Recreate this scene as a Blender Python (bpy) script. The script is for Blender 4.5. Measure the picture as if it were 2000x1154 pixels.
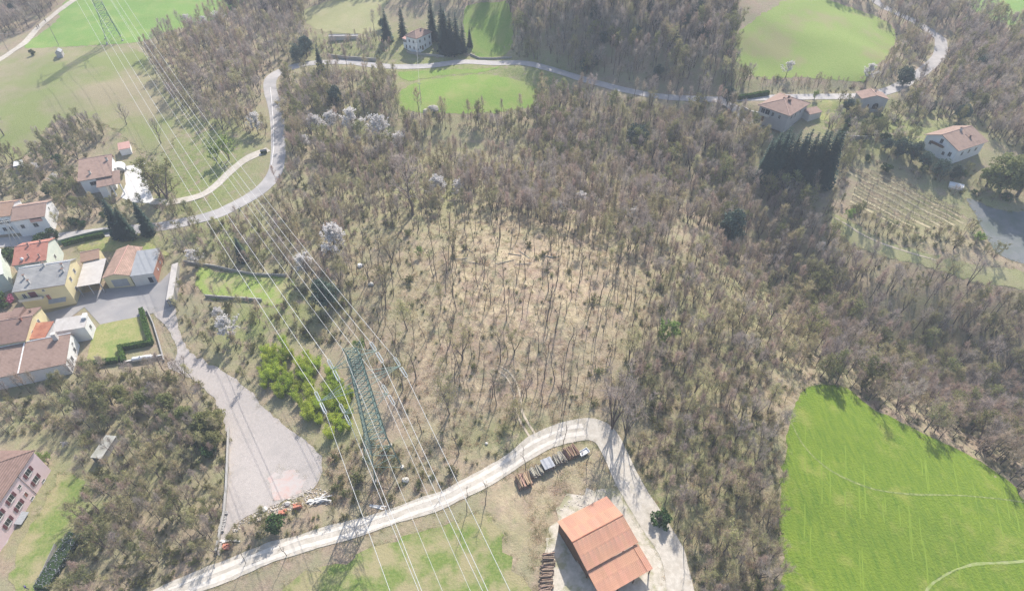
import bpy, bmesh, math, random
import numpy as np
from mathutils import Vector, Matrix, geometry

# ================================================================== camera, sky, sun, exposure
SC = bpy.context.scene
for _o in list(bpy.data.objects):
    bpy.data.objects.remove(_o)
cam_data = bpy.data.cameras.new('camera')
cam = bpy.data.objects.new('camera', cam_data)
SC.collection.objects.link(cam)
SC.camera = cam
cam.location = (0, 0, 120.0)
cam.rotation_euler = (math.radians(90 - 42.5), 0, 0)
cam_data.sensor_width = 36.0
cam_data.lens = 36.0 * 1150.0 / 2000.0
cam_data.clip_start = 0.5
cam_data.clip_end = 5000

SUN_EL, SUN_AZ = math.radians(44), math.radians(14)          # sun stands ahead of the camera, a little to its right
world = bpy.data.worlds.new('World'); SC.world = world; world.use_nodes = True
_nt = world.node_tree; _nt.nodes.clear()
_sky = _nt.nodes.new('ShaderNodeTexSky'); _sky.sky_type = 'NISHITA'; _sky.sun_disc = False
_sky.sun_elevation = SUN_EL; _sky.sun_rotation = SUN_AZ; _sky.air_density = 1.0; _sky.dust_density = 2.0; _sky.ozone_density = 1.0
_bg = _nt.nodes.new('ShaderNodeBackground'); _bg.inputs[1].default_value = 0.13
_wo = _nt.nodes.new('ShaderNodeOutputWorld')
_nt.links.new(_sky.outputs[0], _bg.inputs[0]); _nt.links.new(_bg.outputs[0], _wo.inputs[0])
sun_data = bpy.data.lights.new('sun', 'SUN'); sun_data.energy = 3.9; sun_data.angle = math.radians(0.5); sun_data.color = (1.0, 0.95, 0.87)
sun = bpy.data.objects.new('sun', sun_data); SC.collection.objects.link(sun)
sun.location = (40, 160, 200)
_sd = Vector((math.sin(SUN_AZ) * math.cos(SUN_EL), math.cos(SUN_AZ) * math.cos(SUN_EL), math.sin(SUN_EL)))
sun.rotation_euler = (-_sd).to_track_quat('-Z', 'Y').to_euler()
SC.view_settings.view_transform = 'Standard'; SC.view_settings.look = 'None'
SC.view_settings.exposure = 0.71; SC.view_settings.gamma = 1.0; SC.view_settings.use_curve_mapping = False
SC.cycles.max_bounces = 5; SC.cycles.diffuse_bounces = 2; SC.cycles.glossy_bounces = 2; SC.cycles.transmission_bounces = 2
SC.cycles.use_denoising = True; SC.cycles.denoising_prefilter = 'NONE'; SC.cycles.volume_bounces = 0; SC.cycles.transparent_max_bounces = 4; SC.cycles.caustics_reflective = False; SC.cycles.caustics_refractive = False
SC.cycles.sample_clamp_indirect = 4.0
HAZE_DENSITY = 0.00046

# ------------------------------------------------------------------ view geometry (photo pixels 2000 x 1154)
FPX, PITCH, CAMH = 1150.0, math.radians(42.5), 120.0
CP, SP = math.cos(PITCH), math.sin(PITCH)

def ray(x, y):
    a = (np.asarray(x, float) - 1000.0) / FPX
    b = -(np.asarray(y, float) - 577.0) / FPX
    return np.stack([a, CP + b * SP, -SP + b * CP], -1)

def plane_pt(x, y, z=0.0):
    d = ray(x, y)
    t = (z - CAMH) / d[..., 2]
    return d[..., 0] * t, d[..., 1] * t

def project(X, Y, Z):
    v = Z - CAMH
    zc = Y * CP - v * SP
    yc = Y * SP + v * CP
    return 1000 + FPX * X / zc, 577 - FPX * yc / zc

# ------------------------------------------------------------------ terrain: heights (m) at photo points, smooth surface through them
CTRL = [(0,1154,-1),(250,1154,-.5),(500,1154,0),(1000,1154,0),(1500,1154,0),(2000,1154,-3),(1200,1090,0),
 (400,1000,.5),(750,890,2),(560,900,.8),(1000,860,1.2),(1150,850,1.2),(880,780,4),(330,640,1.5),(430,800,1),(250,860,0),(60,950,-1),(150,1000,-1.5),
 (950,600,9),(1000,520,10),(850,560,8),(1100,600,8),(750,600,5.5),(1250,560,5),(1000,700,6),(650,700,2.5),(620,560,5),
 (100,580,3),(250,560,3),(60,700,1.5),(160,660,2),(460,560,3.5),(450,640,2.5),
 (220,350,8),(60,430,7),(290,460,5),(40,330,10),
 (420,418,6.5),(540,300,10),(540,180,15),(640,122,18),(800,130,19),(1000,122,18),(1200,170,15),(1380,192,13),
 (930,170,14),(850,210,12),(650,280,8),(700,400,7),(600,450,6),
 (900,280,5),(1100,340,1),(1300,330,-1),(1450,480,-8),(1600,600,-15),(1800,700,-19),(1950,780,-19),(1200,440,3),(950,420,7),
 (1530,240,11),(1560,350,4),(1720,210,13),(1850,295,11),(1750,400,3),(1950,440,2),(1650,450,0),(1800,510,-1),(1970,560,-2),(1700,580,-7),
 (1600,80,38),(1480,120,28),(1700,140,26),(1760,170,18),(1835,100,24),(1950,120,28),(1600,5,50),(1900,10,42),
 (1200,60,46),(1100,20,56),(1300,30,54),(1380,90,40),(1050,75,36),(1200,150,16.5),(1110,124,19),(1300,172,15),(1020,106,19.5),(950,70,27),(810,98,23),(690,60,28),(650,15,36),(550,70,26),(400,60,30),
 (220,80,32),(100,130,28),(30,60,32),(300,5,42),(5,5,42),(150,220,19),(350,160,22),(250,280,11),(450,250,13),(380,350,8),
 (1560,790,1),(1700,900,.5),(1990,960,-4),(1750,1080,-.5),(1900,1040,-2),(1700,790,-2),
 (1350,460,1),(1400,700,2),(1300,850,1.5),(1450,950,1),(1350,600,2.5),(1500,620,-2),(1830,830,-8),(1960,900,-8)]
_ex = [(-420,660,40),(0,660,46),(420,660,44),(-560,300,26),(560,300,26),(-300,-60,-3),(0,-60,-2),(300,-60,-6),(-420,100,8),(420,100,-4),(-250,480,32),(230,480,36)]
_c = np.array(CTRL, float)
_c[:, 2] = np.where(_c[:, 2] > 12, 12 + (_c[:, 2] - 12) * 0.5, _c[:, 2])
_cx, _cy = plane_pt(_c[:, 0], _c[:, 1], _c[:, 2])
_P = np.concatenate([np.stack([_cx, _cy, _c[:, 2]], 1), np.array(_ex, float)])
def _phi(r2): return 0.5 * r2 * np.log(r2 + 1e-6)
_n = len(_P)
_S = 1e-4
_q = _P[:, :2] / 100.0
_K = _phi(((_q[:, None] - _q[None]) ** 2).sum(-1)) + 0.004 * np.eye(_n)
_A = np.zeros((_n + 3, _n + 3)); _A[:_n, :_n] = _K
_A[:_n, _n] = 1; _A[:_n, _n + 1:] = _q; _A[_n:, :_n] = _A[:_n, _n:].T
_w = np.linalg.solve(_A, np.concatenate([_P[:, 2], [0, 0, 0]]))
GX0, GY0, GSTEP = -620.0, -80.0, 2.0
_gx = np.arange(GX0, 622, GSTEP); _gy = np.arange(GY0, 742, GSTEP)
def _tps(X, Y):
    qx, qy = X / 100.0, Y / 100.0
    z = _w[_n] + _w[_n + 1] * qx + _w[_n + 2] * qy
    for k in range(_n):
        z = z + _w[k] * _phi((qx - _q[k, 0]) ** 2 + (qy - _q[k, 1]) ** 2)
    return z
_MX, _MY = np.meshgrid(_gx, _gy)
HG = _tps(_MX, _MY)
HG += 0.35 * np.sin(_MX / 7.3 + 1.3 * np.sin(_MY / 11.0)) * np.sin(_MY / 6.1 + np.sin(_MX / 9.0) + 1.0)
HG = np.clip(HG, -30, 90)

def HT(X, Y):
    """terrain height, bilinear"""
    X = np.asarray(X, float); Y = np.asarray(Y, float)
    fx = np.clip((X - GX0) / GSTEP, 0, len(_gx) - 1.001); fy = np.clip((Y - GY0) / GSTEP, 0, len(_gy) - 1.001)
    i = fx.astype(int); j = fy.astype(int); a = fx - i; b = fy - j
    return (HG[j, i] * (1 - a) + HG[j, i + 1] * a) * (1 - b) + (HG[j + 1, i] * (1 - a) + HG[j + 1, i + 1] * a) * b

def ground_at(px, py, dz=0.0):
    """photo pixels -> points on the terrain (raised by dz), arrays or scalars"""
    px = np.atleast_1d(np.asarray(px, float)); py = np.atleast_1d(np.asarray(py, float))
    d = ray(px, py)
    t0 = np.full(px.shape, 30.0); done = np.zeros(px.shape, bool); lo = t0.copy(); hi = t0.copy()
    t = t0.copy()
    while not done.all() and t.max() < 1500:
        tn = t + np.where(done, 0, 2.0)
        under = (CAMH + d[:, 2] * tn) < HT(d[:, 0] * tn, d[:, 1] * tn) + dz
        new = under & ~done
        lo[new] = t[new]; hi[new] = tn[new]; done |= under; t = tn
    lo[~done] = t[~done]; hi[~done] = t[~done]
    for _ in range(18):
        m = (lo + hi) / 2
        under = (CAMH + d[:, 2] * m) < HT(d[:, 0] * m, d[:, 1] * m) + dz
        hi = np.where(under, m, hi); lo = np.where(under, lo, m)
    m = (lo + hi) / 2
    return np.stack([d[:, 0] * m, d[:, 1] * m, CAMH + d[:, 2] * m], 1)

def at(px, py, dz=0.0):
    return ground_at(px, py, dz)[0]

# ================================================================== helpers
COL = SC.collection
R = random.Random(11)
NR = np.random.default_rng(5)

def props(o, label=None, cat=None, group=None, kind=None):
    if label: o['label'] = label
    if cat: o['category'] = cat
    if group: o['group'] = group
    if kind: o['kind'] = kind
    return o

def empty(name, loc, rz=0.0, label=None, cat=None, group=None):
    o = bpy.data.objects.new(name, None); COL.objects.link(o)
    o.location = loc; o.rotation_euler = (0, 0, rz); o.empty_display_size = 0.3
    return props(o, label, cat, group)

def link(name, me, parent=None, mat=None):
    o = bpy.data.objects.new(name, me); COL.objects.link(o)
    if parent is not None: o.parent = parent
    return o

def mesh_np(name, V, F, mat=None, smooth=False):
    """mesh from arrays: V (n,3), F (m,3) or (m,4)"""
    V = np.asarray(V, np.float32); F = np.asarray(F, np.int32)
    me = bpy.data.meshes.new(name)
    me.vertices.add(len(V)); me.vertices.foreach_set('co', V.ravel())
    k = F.shape[1]
    me.loops.add(F.size); me.loops.foreach_set('vertex_index', F.ravel())
    me.polygons.add(len(F))
    me.polygons.foreach_set('loop_start', np.arange(0, F.size, k, dtype=np.int32))
    me.polygons.foreach_set('loop_total', np.full(len(F), k, np.int32))
    if smooth: me.polygons.foreach_set('use_smooth', np.ones(len(F), bool))
    me.update(calc_edges=True)
    if mat: me.materials.append(mat)
    return me

class MB:
    """collects boxes, bars, tubes and polygons into one mesh"""
    def __init__(s): s.v = []; s.f = []
    def poly(s, pts, flip=False):
        n = len(s.v); s.v += [tuple(p) for p in pts]; f = list(range(n, n + len(pts))); s.f.append(f[::-1] if flip else f); return s
    def box(s, x0, x1, y0, y1, z0, z1):
        n = len(s.v)
        s.v += [(x0,y0,z0),(x1,y0,z0),(x1,y1,z0),(x0,y1,z0),(x0,y0,z1),(x1,y0,z1),(x1,y1,z1),(x0,y1,z1)]
        for f in ((0,3,2,1),(4,5,6,7),(0,1,5,4),(1,2,6,5),(2,3,7,6),(3,0,4,7)): s.f.append([n + i for i in f])
        return s
    def hexa(s, b, t):
        """b, t: four bottom and four top points, both counter-clockwise from above"""
        n = len(s.v); s.v += [tuple(p) for p in b] + [tuple(p) for p in t]
        for f in ((0,3,2,1),(4,5,6,7),(0,1,5,4),(1,2,6,5),(2,3,7,6),(3,0,4,7)): s.f.append([n + i for i in f])
        return s
    def slab(s, quad, th):
        """quad of points (ccw from above), thickened downwards by th"""
        return s.hexa([(p[0], p[1], p[2] - th) for p in quad], quad)
    def tube(s, p, q, r0, r1=None, n=6, cap=True):
        p = Vector(p); q = Vector(q); r1 = r0 if r1 is None else r1
        d = (q - p); L = d.length
        if L < 1e-6: return s
        d /= L; a = d.orthogonal().normalized(); b = d.cross(a)
        k = len(s.v)
        for c, r in ((p, r0), (q, r1)):
            for i in range(n):
                t = 2 * math.pi * i / n
                s.v.append(tuple(c + a * (r * math.cos(t)) + b * (r * math.sin(t))))
        for i in range(n):
            j = (i + 1) % n; s.f.append([k + i, k + j, k + n + j, k + n + i])
        if cap: s.f.append([k + i for i in range(n)][::-1]); s.f.append([k + n + i for i in range(n)])
        return s
    def path(s, pts, rs, n=5):
        for i in range(len(pts) - 1): s.tube(pts[i], pts[i + 1], rs[i], rs[i + 1], n, cap=(i == len(pts) - 2))
        return s
    def blob(s, c, r, seed=0, sub=1, jit=.15, sq=(1, 1, 1)):
        bm = bmesh.new(); bmesh.ops.create_icosphere(bm, subdivisions=sub, radius=1); rr = random.Random(seed); n = len(s.v)
        for v in bm.verts:
            k = r * (1 + rr.uniform(-jit, jit)); s.v.append((c[0] + v.co.x * k * sq[0], c[1] + v.co.y * k * sq[1], c[2] + v.co.z * k * sq[2]))
        for f in bm.faces: s.f.append([n + v.index for v in f.verts])
        bm.free(); return s
    def mesh(s, name, mat=None, smooth=False):
        me = bpy.data.meshes.new(name); me.from_pydata(s.v, [], s.f)
        if smooth: me.polygons.foreach_set('use_smooth', [True] * len(me.polygons))
        if mat: me.materials.append(mat)
        me.update(); return me
    def build(s, name, mat, parent=None, smooth=False, loc=None):
        o = link(name, s.mesh(name, mat, smooth), parent)
        if loc is not None: o.location = loc
        return o

# ------------------------------------------------------------------ materials
MATS = {}
def mat(name, c1, c2=None, scale=3.0, rough=0.9, bump=0.0, bscale=None, c3=None, scale3=0.3, rand=0.0, spec=0.2, metal=0.0,
        world=False, detail=6.0, wave=None, lo=0.35, hi=0.65, lo3=.45, hi3=.65, transl=0.0, stretch=None):
    if name in MATS: return MATS[name]
    m = bpy.data.materials.new(name); m.use_nodes = True; MATS[name] = m
    nt = m.node_tree; N = nt.nodes; L = nt.links; N.clear()
    out = N.new('ShaderNodeOutputMaterial'); b = N.new('ShaderNodeBsdfPrincipled')
    L.new(b.outputs[0], out.inputs[0])
    b.inputs['Roughness'].default_value = rough; b.inputs['Metallic'].default_value = metal
    b.inputs['Specular IOR Level'].default_value = spec
    if world:
        g = N.new('ShaderNodeNewGeometry'); co = g.outputs['Position']
    else:
        tc = N.new('ShaderNodeTexCoord'); co = tc.outputs['Object']
    if stretch:
        mp = N.new('ShaderNodeMapping'); mp.inputs['Scale'].default_value = stretch; L.new(co, mp.inputs['Vector']); cs = mp.outputs[0]
    else: cs = co
    def noise(sc, det=detail, src=None):
        n = N.new('ShaderNodeTexNoise'); n.inputs['Scale'].default_value = sc; n.inputs['Detail'].default_value = det; n.inputs['Roughness'].default_value = 0.62
        L.new(src or co, n.inputs['Vector']); return n.outputs['Fac']
    def ramp(fac, a, bb):
        r = N.new('ShaderNodeMapRange'); r.inputs['From Min'].default_value = a; r.inputs['From Max'].default_value = bb; L.new(fac, r.inputs['Value']); return r.outputs[0]
    def mixc(f, a, bb):
        x = N.new('ShaderNodeMix'); x.data_type = 'RGBA'
        if isinstance(f, float): x.inputs[0].default_value = f
        else: L.new(f, x.inputs[0])
        for s_, v in ((x.inputs[6], a), (x.inputs[7], bb)):
            if isinstance(v, tuple): s_.default_value = (*v, 1)
            else: L.new(v, s_)
        return x.outputs[2]
    col = c1
    if c2 is not None: col = mixc(ramp(noise(scale, src=cs), lo, hi), c1, c2)
    if c3 is not None: col = mixc(ramp(noise(scale3), lo3, hi3), col, c3)
    if wave:
        w = N.new('ShaderNodeTexWave'); w.inputs['Scale'].default_value = wave[0]; w.inputs['Distortion'].default_value = wave[2] if len(wave) > 2 else 0.3
        w.bands_direction = wave[1]; w.wave_profile = 'SIN'; L.new(co, w.inputs['Vector'])
        k = N.new('ShaderNodeMath'); k.operation = 'MULTIPLY'; k.inputs[1].default_value = wave[3] if len(wave) > 3 else .25; L.new(w.outputs['Fac'], k.inputs[0])
        col = mixc(k.outputs[0], col, tuple(x * .55 for x in c1))
    if rand:
        oi = N.new('ShaderNodeObjectInfo'); h = N.new('ShaderNodeHueSaturation')
        v = N.new('ShaderNodeMapRange'); v.inputs['To Min'].default_value = 1 - rand; v.inputs['To Max'].default_value = 1 + rand
        L.new(oi.outputs['Random'], v.inputs['Value']); L.new(v.outputs[0], h.inputs['Value'])
        v2 = N.new('ShaderNodeMath'); v2.operation = 'FRACT'; v3 = N.new('ShaderNodeMath'); v3.operation = 'MULTIPLY'; v3.inputs[1].default_value = 7.31
        L.new(oi.outputs['Random'], v3.inputs[0]); L.new(v3.outputs[0], v2.inputs[0])
        v4 = N.new('ShaderNodeMapRange'); v4.inputs['To Min'].default_value = 0.5 - rand * .08; v4.inputs['To Max'].default_value = 0.5 + rand * .08
        L.new(v2.outputs[0], v4.inputs['Value']); L.new(v4.outputs[0], h.inputs['Hue'])
        if isinstance(col, tuple): h.inputs['Color'].default_value = (*col, 1)
        else: L.new(col, h.inputs['Color'])
        col = h.outputs[0]
    if isinstance(col, tuple): b.inputs['Base Color'].default_value = (*col, 1)
    else: L.new(col, b.inputs['Base Color'])
    if bump:
        bp = N.new('ShaderNodeBump'); bp.inputs['Strength'].default_value = min(1, bump); bp.inputs['Distance'].default_value = max(.05, bump * .3)
        L.new(noise(bscale or scale * 3), bp.inputs['Height']); L.new(bp.outputs[0], b.inputs['Normal'])
    if transl:
        t = N.new('ShaderNodeBsdfTranslucent'); ms = N.new('ShaderNodeMixShader'); ms.inputs[0].default_value = transl
        if isinstance(col, tuple): t.inputs[0].default_value = (*col, 1)
        else: L.new(col, t.inputs[0])
        L.new(b.outputs[0], ms.inputs[1]); L.new(t.outputs[0], ms.inputs[2]); L.new(ms.outputs[0], out.inputs[0])
    return m

M_BARK = mat('bark', (.125,.10,.085), (.18,.145,.12), 4, rand=.25)
M_TWIG = mat('twig', (.43,.335,.265), (.50,.395,.315), 1.2, rand=.26, transl=.4)
M_TWIGG = mat('twig_grey', (.42,.355,.315), (.49,.42,.37), 1.2, rand=.2, transl=.4)
M_TWIGD = mat('twig_dark', (.20,.155,.125), (.27,.21,.17), 1.2, rand=.25, transl=.2)
M_BUD = mat('bud_leaf', (.38,.36,.16), (.46,.43,.22), 1.5, rand=.25, transl=.4)
M_OLIVE = mat('olive_leaf', (.22,.235,.09), (.31,.31,.135), 1.5, rand=.25, transl=.4)
M_GREENLEAF = mat('green_leaf', (.27,.38,.10), (.38,.47,.15), 1.5, rand=.15, transl=.45)
M_BLOSSOM = mat('blossom', (.84,.81,.79), (.76,.72,.69), 3, rand=.08, transl=.45)
M_PINKBLO = mat('pink_blossom', (.62,.16,.30), (.70,.30,.42), 3, transl=.3)
M_SPRUCE = mat('spruce_needles', (.026,.054,.042), (.055,.088,.06), 2.0, rand=.2)
M_PINE = mat('pine_needles', (.075,.115,.09), (.13,.17,.125), 2.0, rand=.2, transl=.15)
M_IVY = mat('evergreen_leaf', (.035,.075,.025), (.09,.14,.04), 2.5, rand=.25)
M_BAMBOO = mat('bamboo_leaf', (.36,.47,.055), (.50,.56,.10), .8, rand=.15, transl=.5)
M_BAMSTEM = mat('bamboo_stem', (.25,.30,.08))
M_STRAW = mat('straw', (.60,.49,.31), (.70,.59,.40), 1.5, rand=.22, transl=.3)
M_GRASSB = mat('rough_grass', (.22,.26,.085), (.33,.34,.14), 1.5, rand=.25, transl=.3)
M_DEADB = mat('dead_bracken', (.33,.20,.13), (.42,.28,.18), 1.5, rand=.25, transl=.2)

# ================================================================== plants: meshes, each built once
def tube_arrays(paths, n):
    """paths: list of (pts (k,3), radii (k,)) -> V, F(tri)"""
    V = []; F = []; base = 0
    ang = np.arange(n) * 2 * np.pi / n
    for pts, rs in paths:
        pts = np.asarray(pts, float); k = len(pts)
        d = np.gradient(pts, axis=0); d /= np.linalg.norm(d, axis=1)[:, None] + 1e-9
        ref = np.where(np.abs(d[:, 2:3]) > .9, np.array([[1., 0, 0]]), np.array([[0, 0, 1.]]))
        a = np.cross(d, ref); a /= np.linalg.norm(a, axis=1)[:, None] + 1e-9; b = np.cross(d, a)
        ring = pts[:, None] + np.asarray(rs)[:, None, None] * (np.cos(ang)[None, :, None] * a[:, None] + np.sin(ang)[None, :, None] * b[:, None])
        V.append(ring.reshape(-1, 3))
        for i in range(k - 1):
            for j in range(n):
                p = base + i * n + j; q = base + i * n + (j + 1) % n
                F.append((p, q, q + n)); F.append((p, q + n, p + n))
        base += k * n
    return np.concatenate(V), np.array(F)

def unit(v): return v / (np.linalg.norm(v, axis=-1, keepdims=True) + 1e-9)

def twig_arrays(P, D, L, W, rng):
    """long thin triangles"""
    n = len(P); s = unit(np.cross(D, rng.normal(size=(n, 3))))
    bend = rng.normal(size=(n, 3)) * .12
    V = np.stack([P - s * W[:, None] / 2, P + s * W[:, None] / 2, P + (D + bend) * L[:, None]], 1).reshape(-1, 3)
    return V, np.arange(n * 3).reshape(-1, 3)

def leaf_arrays(P, S, rng, flat=0.0, asp=.6):
    """small bent leaf faces: two triangles each"""
    n = len(P); a = unit(rng.normal(size=(n, 3)) * np.array([1, 1, 1 - flat])); b = unit(np.cross(a, rng.normal(size=(n, 3))))
    S = S[:, None]
    V = np.stack([P - a * S, P - b * S * asp, P + a * S, P + b * S * asp], 1).reshape(-1, 3)
    i = np.arange(n) * 4
    return V, np.concatenate([np.stack([i, i + 1, i + 2], 1), np.stack([i, i + 2, i + 3], 1)])

def merge(parts):
    V = []; F = []; k = 0
    for v, f in parts:
        if len(v) == 0: continue
        V.append(v); F.append(f + k); k += len(v)
    return np.concatenate(V), np.concatenate(F)

def gen_bare(seed, h, cr, base=.3, nlimb=13, nsub=4, ntw=7, twl=1.2, tw=.05, r0=.16, lean=.35, stems=1, leafn=0, leafs=.14, up=1.0):
    rng = np.random.default_rng(seed)
    trunkp = []; tP = []; tD = []; tL = []
    sub = []
    for st in range(stems):
        n = 7; t = np.linspace(0, 1, n)
        off = np.cumsum(rng.normal(size=(n, 2)) * lean * h / 30, axis=0); off -= off[0]
        if stems > 1:
            az = 2 * np.pi * st / stems + rng.uniform(-.5, .5); sp = rng.uniform(.12, .26) * h
            off += np.stack([np.cos(az) * sp * t ** 1.2, np.sin(az) * sp * t ** 1.2], 1)
        hh = h * (rng.uniform(.8, 1.0) if stems > 1 else 1)
        tr = np.concatenate([off, (t * hh * .93)[:, None]], 1)
        rr = r0 * (1 - t * .88)
        trunkp.append((tr, rr))
        nl = max(4, nlimb // stems)
        for i in range(nl):
            u = base + (.97 - base) * (i + rng.uniform(0, .9)) / nl
            k = u * (n - 1); k0 = min(int(k), n - 2); p0 = tr[k0] + (tr[k0 + 1] - tr[k0]) * (k - k0)
            az = i * 2.4 + rng.uniform(-.5, .5) + st
            el = np.radians(28 + 42 * u * up + rng.uniform(-10, 10))
            L = cr * (1.15 - .75 * max(0, (u - base) / (1 - base)) ** 1.5) * rng.uniform(.65, 1.1)
            d = np.array([np.cos(az) * np.cos(el), np.sin(az) * np.cos(el), np.sin(el)])
            m = 4; tt = np.linspace(0, 1, m)[:, None]
            lp = p0 + d * L * tt + np.array([0, 0, .22 * L]) * tt ** 2 + np.cumsum(rng.normal(size=(m, 3)) * .05 * L, axis=0) * tt
            rl = rr[k0] * .5; trunkp.append((lp, rl * (1 - tt[:, 0] * .8)))
            for s_ in range(nsub):
                w = .3 + .7 * (s_ + rng.uniform(0, 1)) / nsub
                kk = w * (m - 1); a0 = min(int(kk), m - 2); ps = lp[a0] + (lp[a0 + 1] - lp[a0]) * (kk - a0)
                ds = unit(unit(lp[-1] - lp[0]) * .8 + rng.normal(size=3) * .65 + np.array([0, 0, .35 * up])); Ls = L * rng.uniform(.3, .55)
                pe = ps + ds * Ls
                sub.append((np.stack([ps, (ps + pe) / 2 + rng.normal(size=3) * .05 * Ls, pe]), np.array([.03, .022, .008]) * max(1, r0 / .16)))
                for _ in range(ntw):
                    v = rng.uniform(.15, 1.05)
                    tP.append(ps + ds * Ls * v); tD.append(unit(ds * .7 + rng.normal(size=3) * .7 + np.array([0, 0, .35 * up]))); tL.append(twl * rng.uniform(.5, 1.2))
    tP, tD, tL = np.array(tP), np.array(tD), np.array(tL)
    trunk = tube_arrays(trunkp, 5)
    crown = [tube_arrays(sub, 3), twig_arrays(tP, tD, tL, np.full(len(tP), tw) * rng.uniform(.7, 1.3, len(tP)), rng)]
    leaves = None
    if leafn:
        idx = rng.integers(0, len(tP), leafn)
        pos = tP[idx] + tD[idx] * (tL[idx] * rng.uniform(.1, 1.0, leafn))[:, None] + rng.normal(size=(leafn, 3)) * .08
        leaves = leaf_arrays(pos, leafs * rng.uniform(.6, 1.3, leafn), rng)
    return trunk, merge(crown), leaves

def gen_slim(seed, h, r0=.11):
    rng = np.random.default_rng(seed)
    n = 8; t = np.linspace(0, 1, n)
    off = np.cumsum(rng.normal(size=(n, 2)) * .30, axis=0) * t[:, None] ** .7; off -= off[0]
    tr = np.concatenate([off, (t * h)[:, None]], 1); paths = [(tr, r0 * (1 - .68 * t))]
    tP = []; tD = []; tL = []; sub = []
    for i in range(rng.integers(6, 11)):
        u = rng.uniform(.45, 1.0); k = u * (n - 1); k0 = min(int(k), n - 2); p0 = tr[k0] + (tr[k0 + 1] - tr[k0]) * (k - k0)
        az = rng.uniform(0, 6.28); el = rng.uniform(.7, 1.2); d = np.array([np.cos(az) * np.cos(el), np.sin(az) * np.cos(el), np.sin(el)])
        L = rng.uniform(.8, 2.0); sub.append((np.stack([p0, p0 + d * L * .5 + rng.normal(size=3) * .06, p0 + d * L]), np.array([.035, .025, .008])))
        for _ in range(6):
            v = rng.uniform(.2, 1); tP.append(p0 + d * L * v); tD.append(unit(d * .8 + rng.normal(size=3) * .55)); tL.append(rng.uniform(.4, 1.0))
    tP, tD, tL = np.array(tP), np.array(tD), np.array(tL)
    return tube_arrays(paths, 5), merge([tube_arrays(sub, 3), twig_arrays(tP, tD, tL, np.full(len(tP), .04), rng)]), None

def gen_bush(seed, h, r, stems=14, tw=12, leafn=0, leafs=.12):
    rng = np.random.default_rng(seed); P = []; D = []; L = []; sub = []
    for i in range(stems):
        az = rng.uniform(0, 6.28); el = rng.uniform(.6, 1.45); d = np.array([np.cos(az) * np.cos(el), np.sin(az) * np.cos(el), np.sin(el)])
        p0 = np.array([rng.normal() * r * .25, rng.normal() * r * .25, 0]); Ls = h * rng.uniform(.6, 1.05)
        mid = p0 + d * Ls * .5 + np.array([0, 0, .12 * Ls]); end = p0 + d * Ls + rng.normal(size=3) * .1
        sub.append((np.stack([p0, mid, end]), np.array([.05, .03, .01])))
        for _ in range(tw):
            v = rng.uniform(.2, 1); q = p0 + (end - p0) * v; P.append(q); D.append(unit(d * .6 + rng.normal(size=3) * .7 + np.array([0, 0, .2]))); L.append(h * rng.uniform(.18, .42))
    P, D, L = np.array(P), np.array(D), np.array(L)
    leaves = None
    if leafn:
        idx = rng.integers(0, len(P), leafn); pos = P[idx] + D[idx] * (L[idx] * rng.uniform(0, 1, leafn))[:, None]
        leaves = leaf_arrays(pos, leafs * rng.uniform(.6, 1.3, leafn), rng)
    return tube_arrays(sub, 3), twig_arrays(P, D, L, np.full(len(P), .045), rng), leaves

def gen_spruce(seed, h, rm, levels=26):
    rng = np.random.default_rng(seed)
    trunk = tube_arrays([(np.array([[0, 0, 0], [0, 0, h * .5], [0, 0, h * .97]]), np.array([.022, .014, .003]) * h)], 6)
    V = []; F = []; k = 0
    for i in range(levels):
        z = h * (.06 + .92 * (i + rng.uniform(0, .6)) / levels); R_ = rm * (1 - z / h) ** .7 * rng.uniform(.82, 1.12) + .3
        nb = int(6 + 5 * (1 - z / h))
        for b in range(nb):
            az = 2 * np.pi * (b + rng.uniform(0, .7)) / nb + i; L = R_ * rng.uniform(.75, 1.12)
            d = np.array([np.cos(az), np.sin(az), 0]); s = np.array([-np.sin(az), np.cos(az), 0])
            dr = -.28 * L * rng.uniform(.6, 1.3); p0 = np.array([0, 0, z]); w = .40 * L
            for t0, t1 in ((0, .4), (.35, .75), (.65, 1.02)):
                a = p0 + d * L * t0 + np.array([0, 0, dr * t0 ** 1.3]); e = p0 + d * L * t1 + np.array([0, 0, dr * t1 ** 1.3 + .05 * L])
                ww = w * (1 - t0 * .6) * rng.uniform(.7, 1.3); m = (a + e) / 2
                V += [a, m + s * ww + [0, 0, -.10 * L * rng.uniform(.3, 1.3)], e, m - s * ww + [0, 0, -.10 * L * rng.uniform(.3, 1.3)]]
                F += [(k, k + 1, k + 2), (k, k + 2, k + 3)]; k += 4
    V += [[.06, 0, h * .93], [-.06, 0, h * .93], [0, 0, h * 1.03]]; F.append((k, k + 1, k + 2))
    return trunk, (np.array(V, float), np.array(F)), None

def gen_round(seed, h, r, clumps=26, per=70, leafs=.28, zc=.6, sq=.75):
    """evergreen crown of leaf clumps round limbs"""
    rng = np.random.default_rng(seed)
    paths = [(np.array([[0, 0, 0], [rng.normal() * .2, rng.normal() * .2, h * .4], [0, 0, h * .8]]), np.array([.03, .022, .01]) * h)]
    P = []
    for i in range(clumps):
        d = unit(rng.normal(size=3)); c = np.array([0, 0, h * zc]) + d * np.array([r, r, h * (1 - zc) * .9]) * rng.uniform(.45, .85)
        cr = r * rng.uniform(.22, .40)
        q = unit(rng.normal(size=(per, 3))) * cr * rng.uniform(.55, 1.05, (per, 1)) * np.array([1, 1, sq])
        P.append(c + q); paths.append((np.stack([np.array([0, 0, h * .3]), c * .6 + np.array([0, 0, h * .12]), c]), np.array([.08, .05, .02])))
    P = np.concatenate(P); P = P[P[:, 2] > .2]
    return tube_arrays(paths, 4), leaf_arrays(P, leafs * rng.uniform(.6, 1.4, len(P)), rng), None

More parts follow.
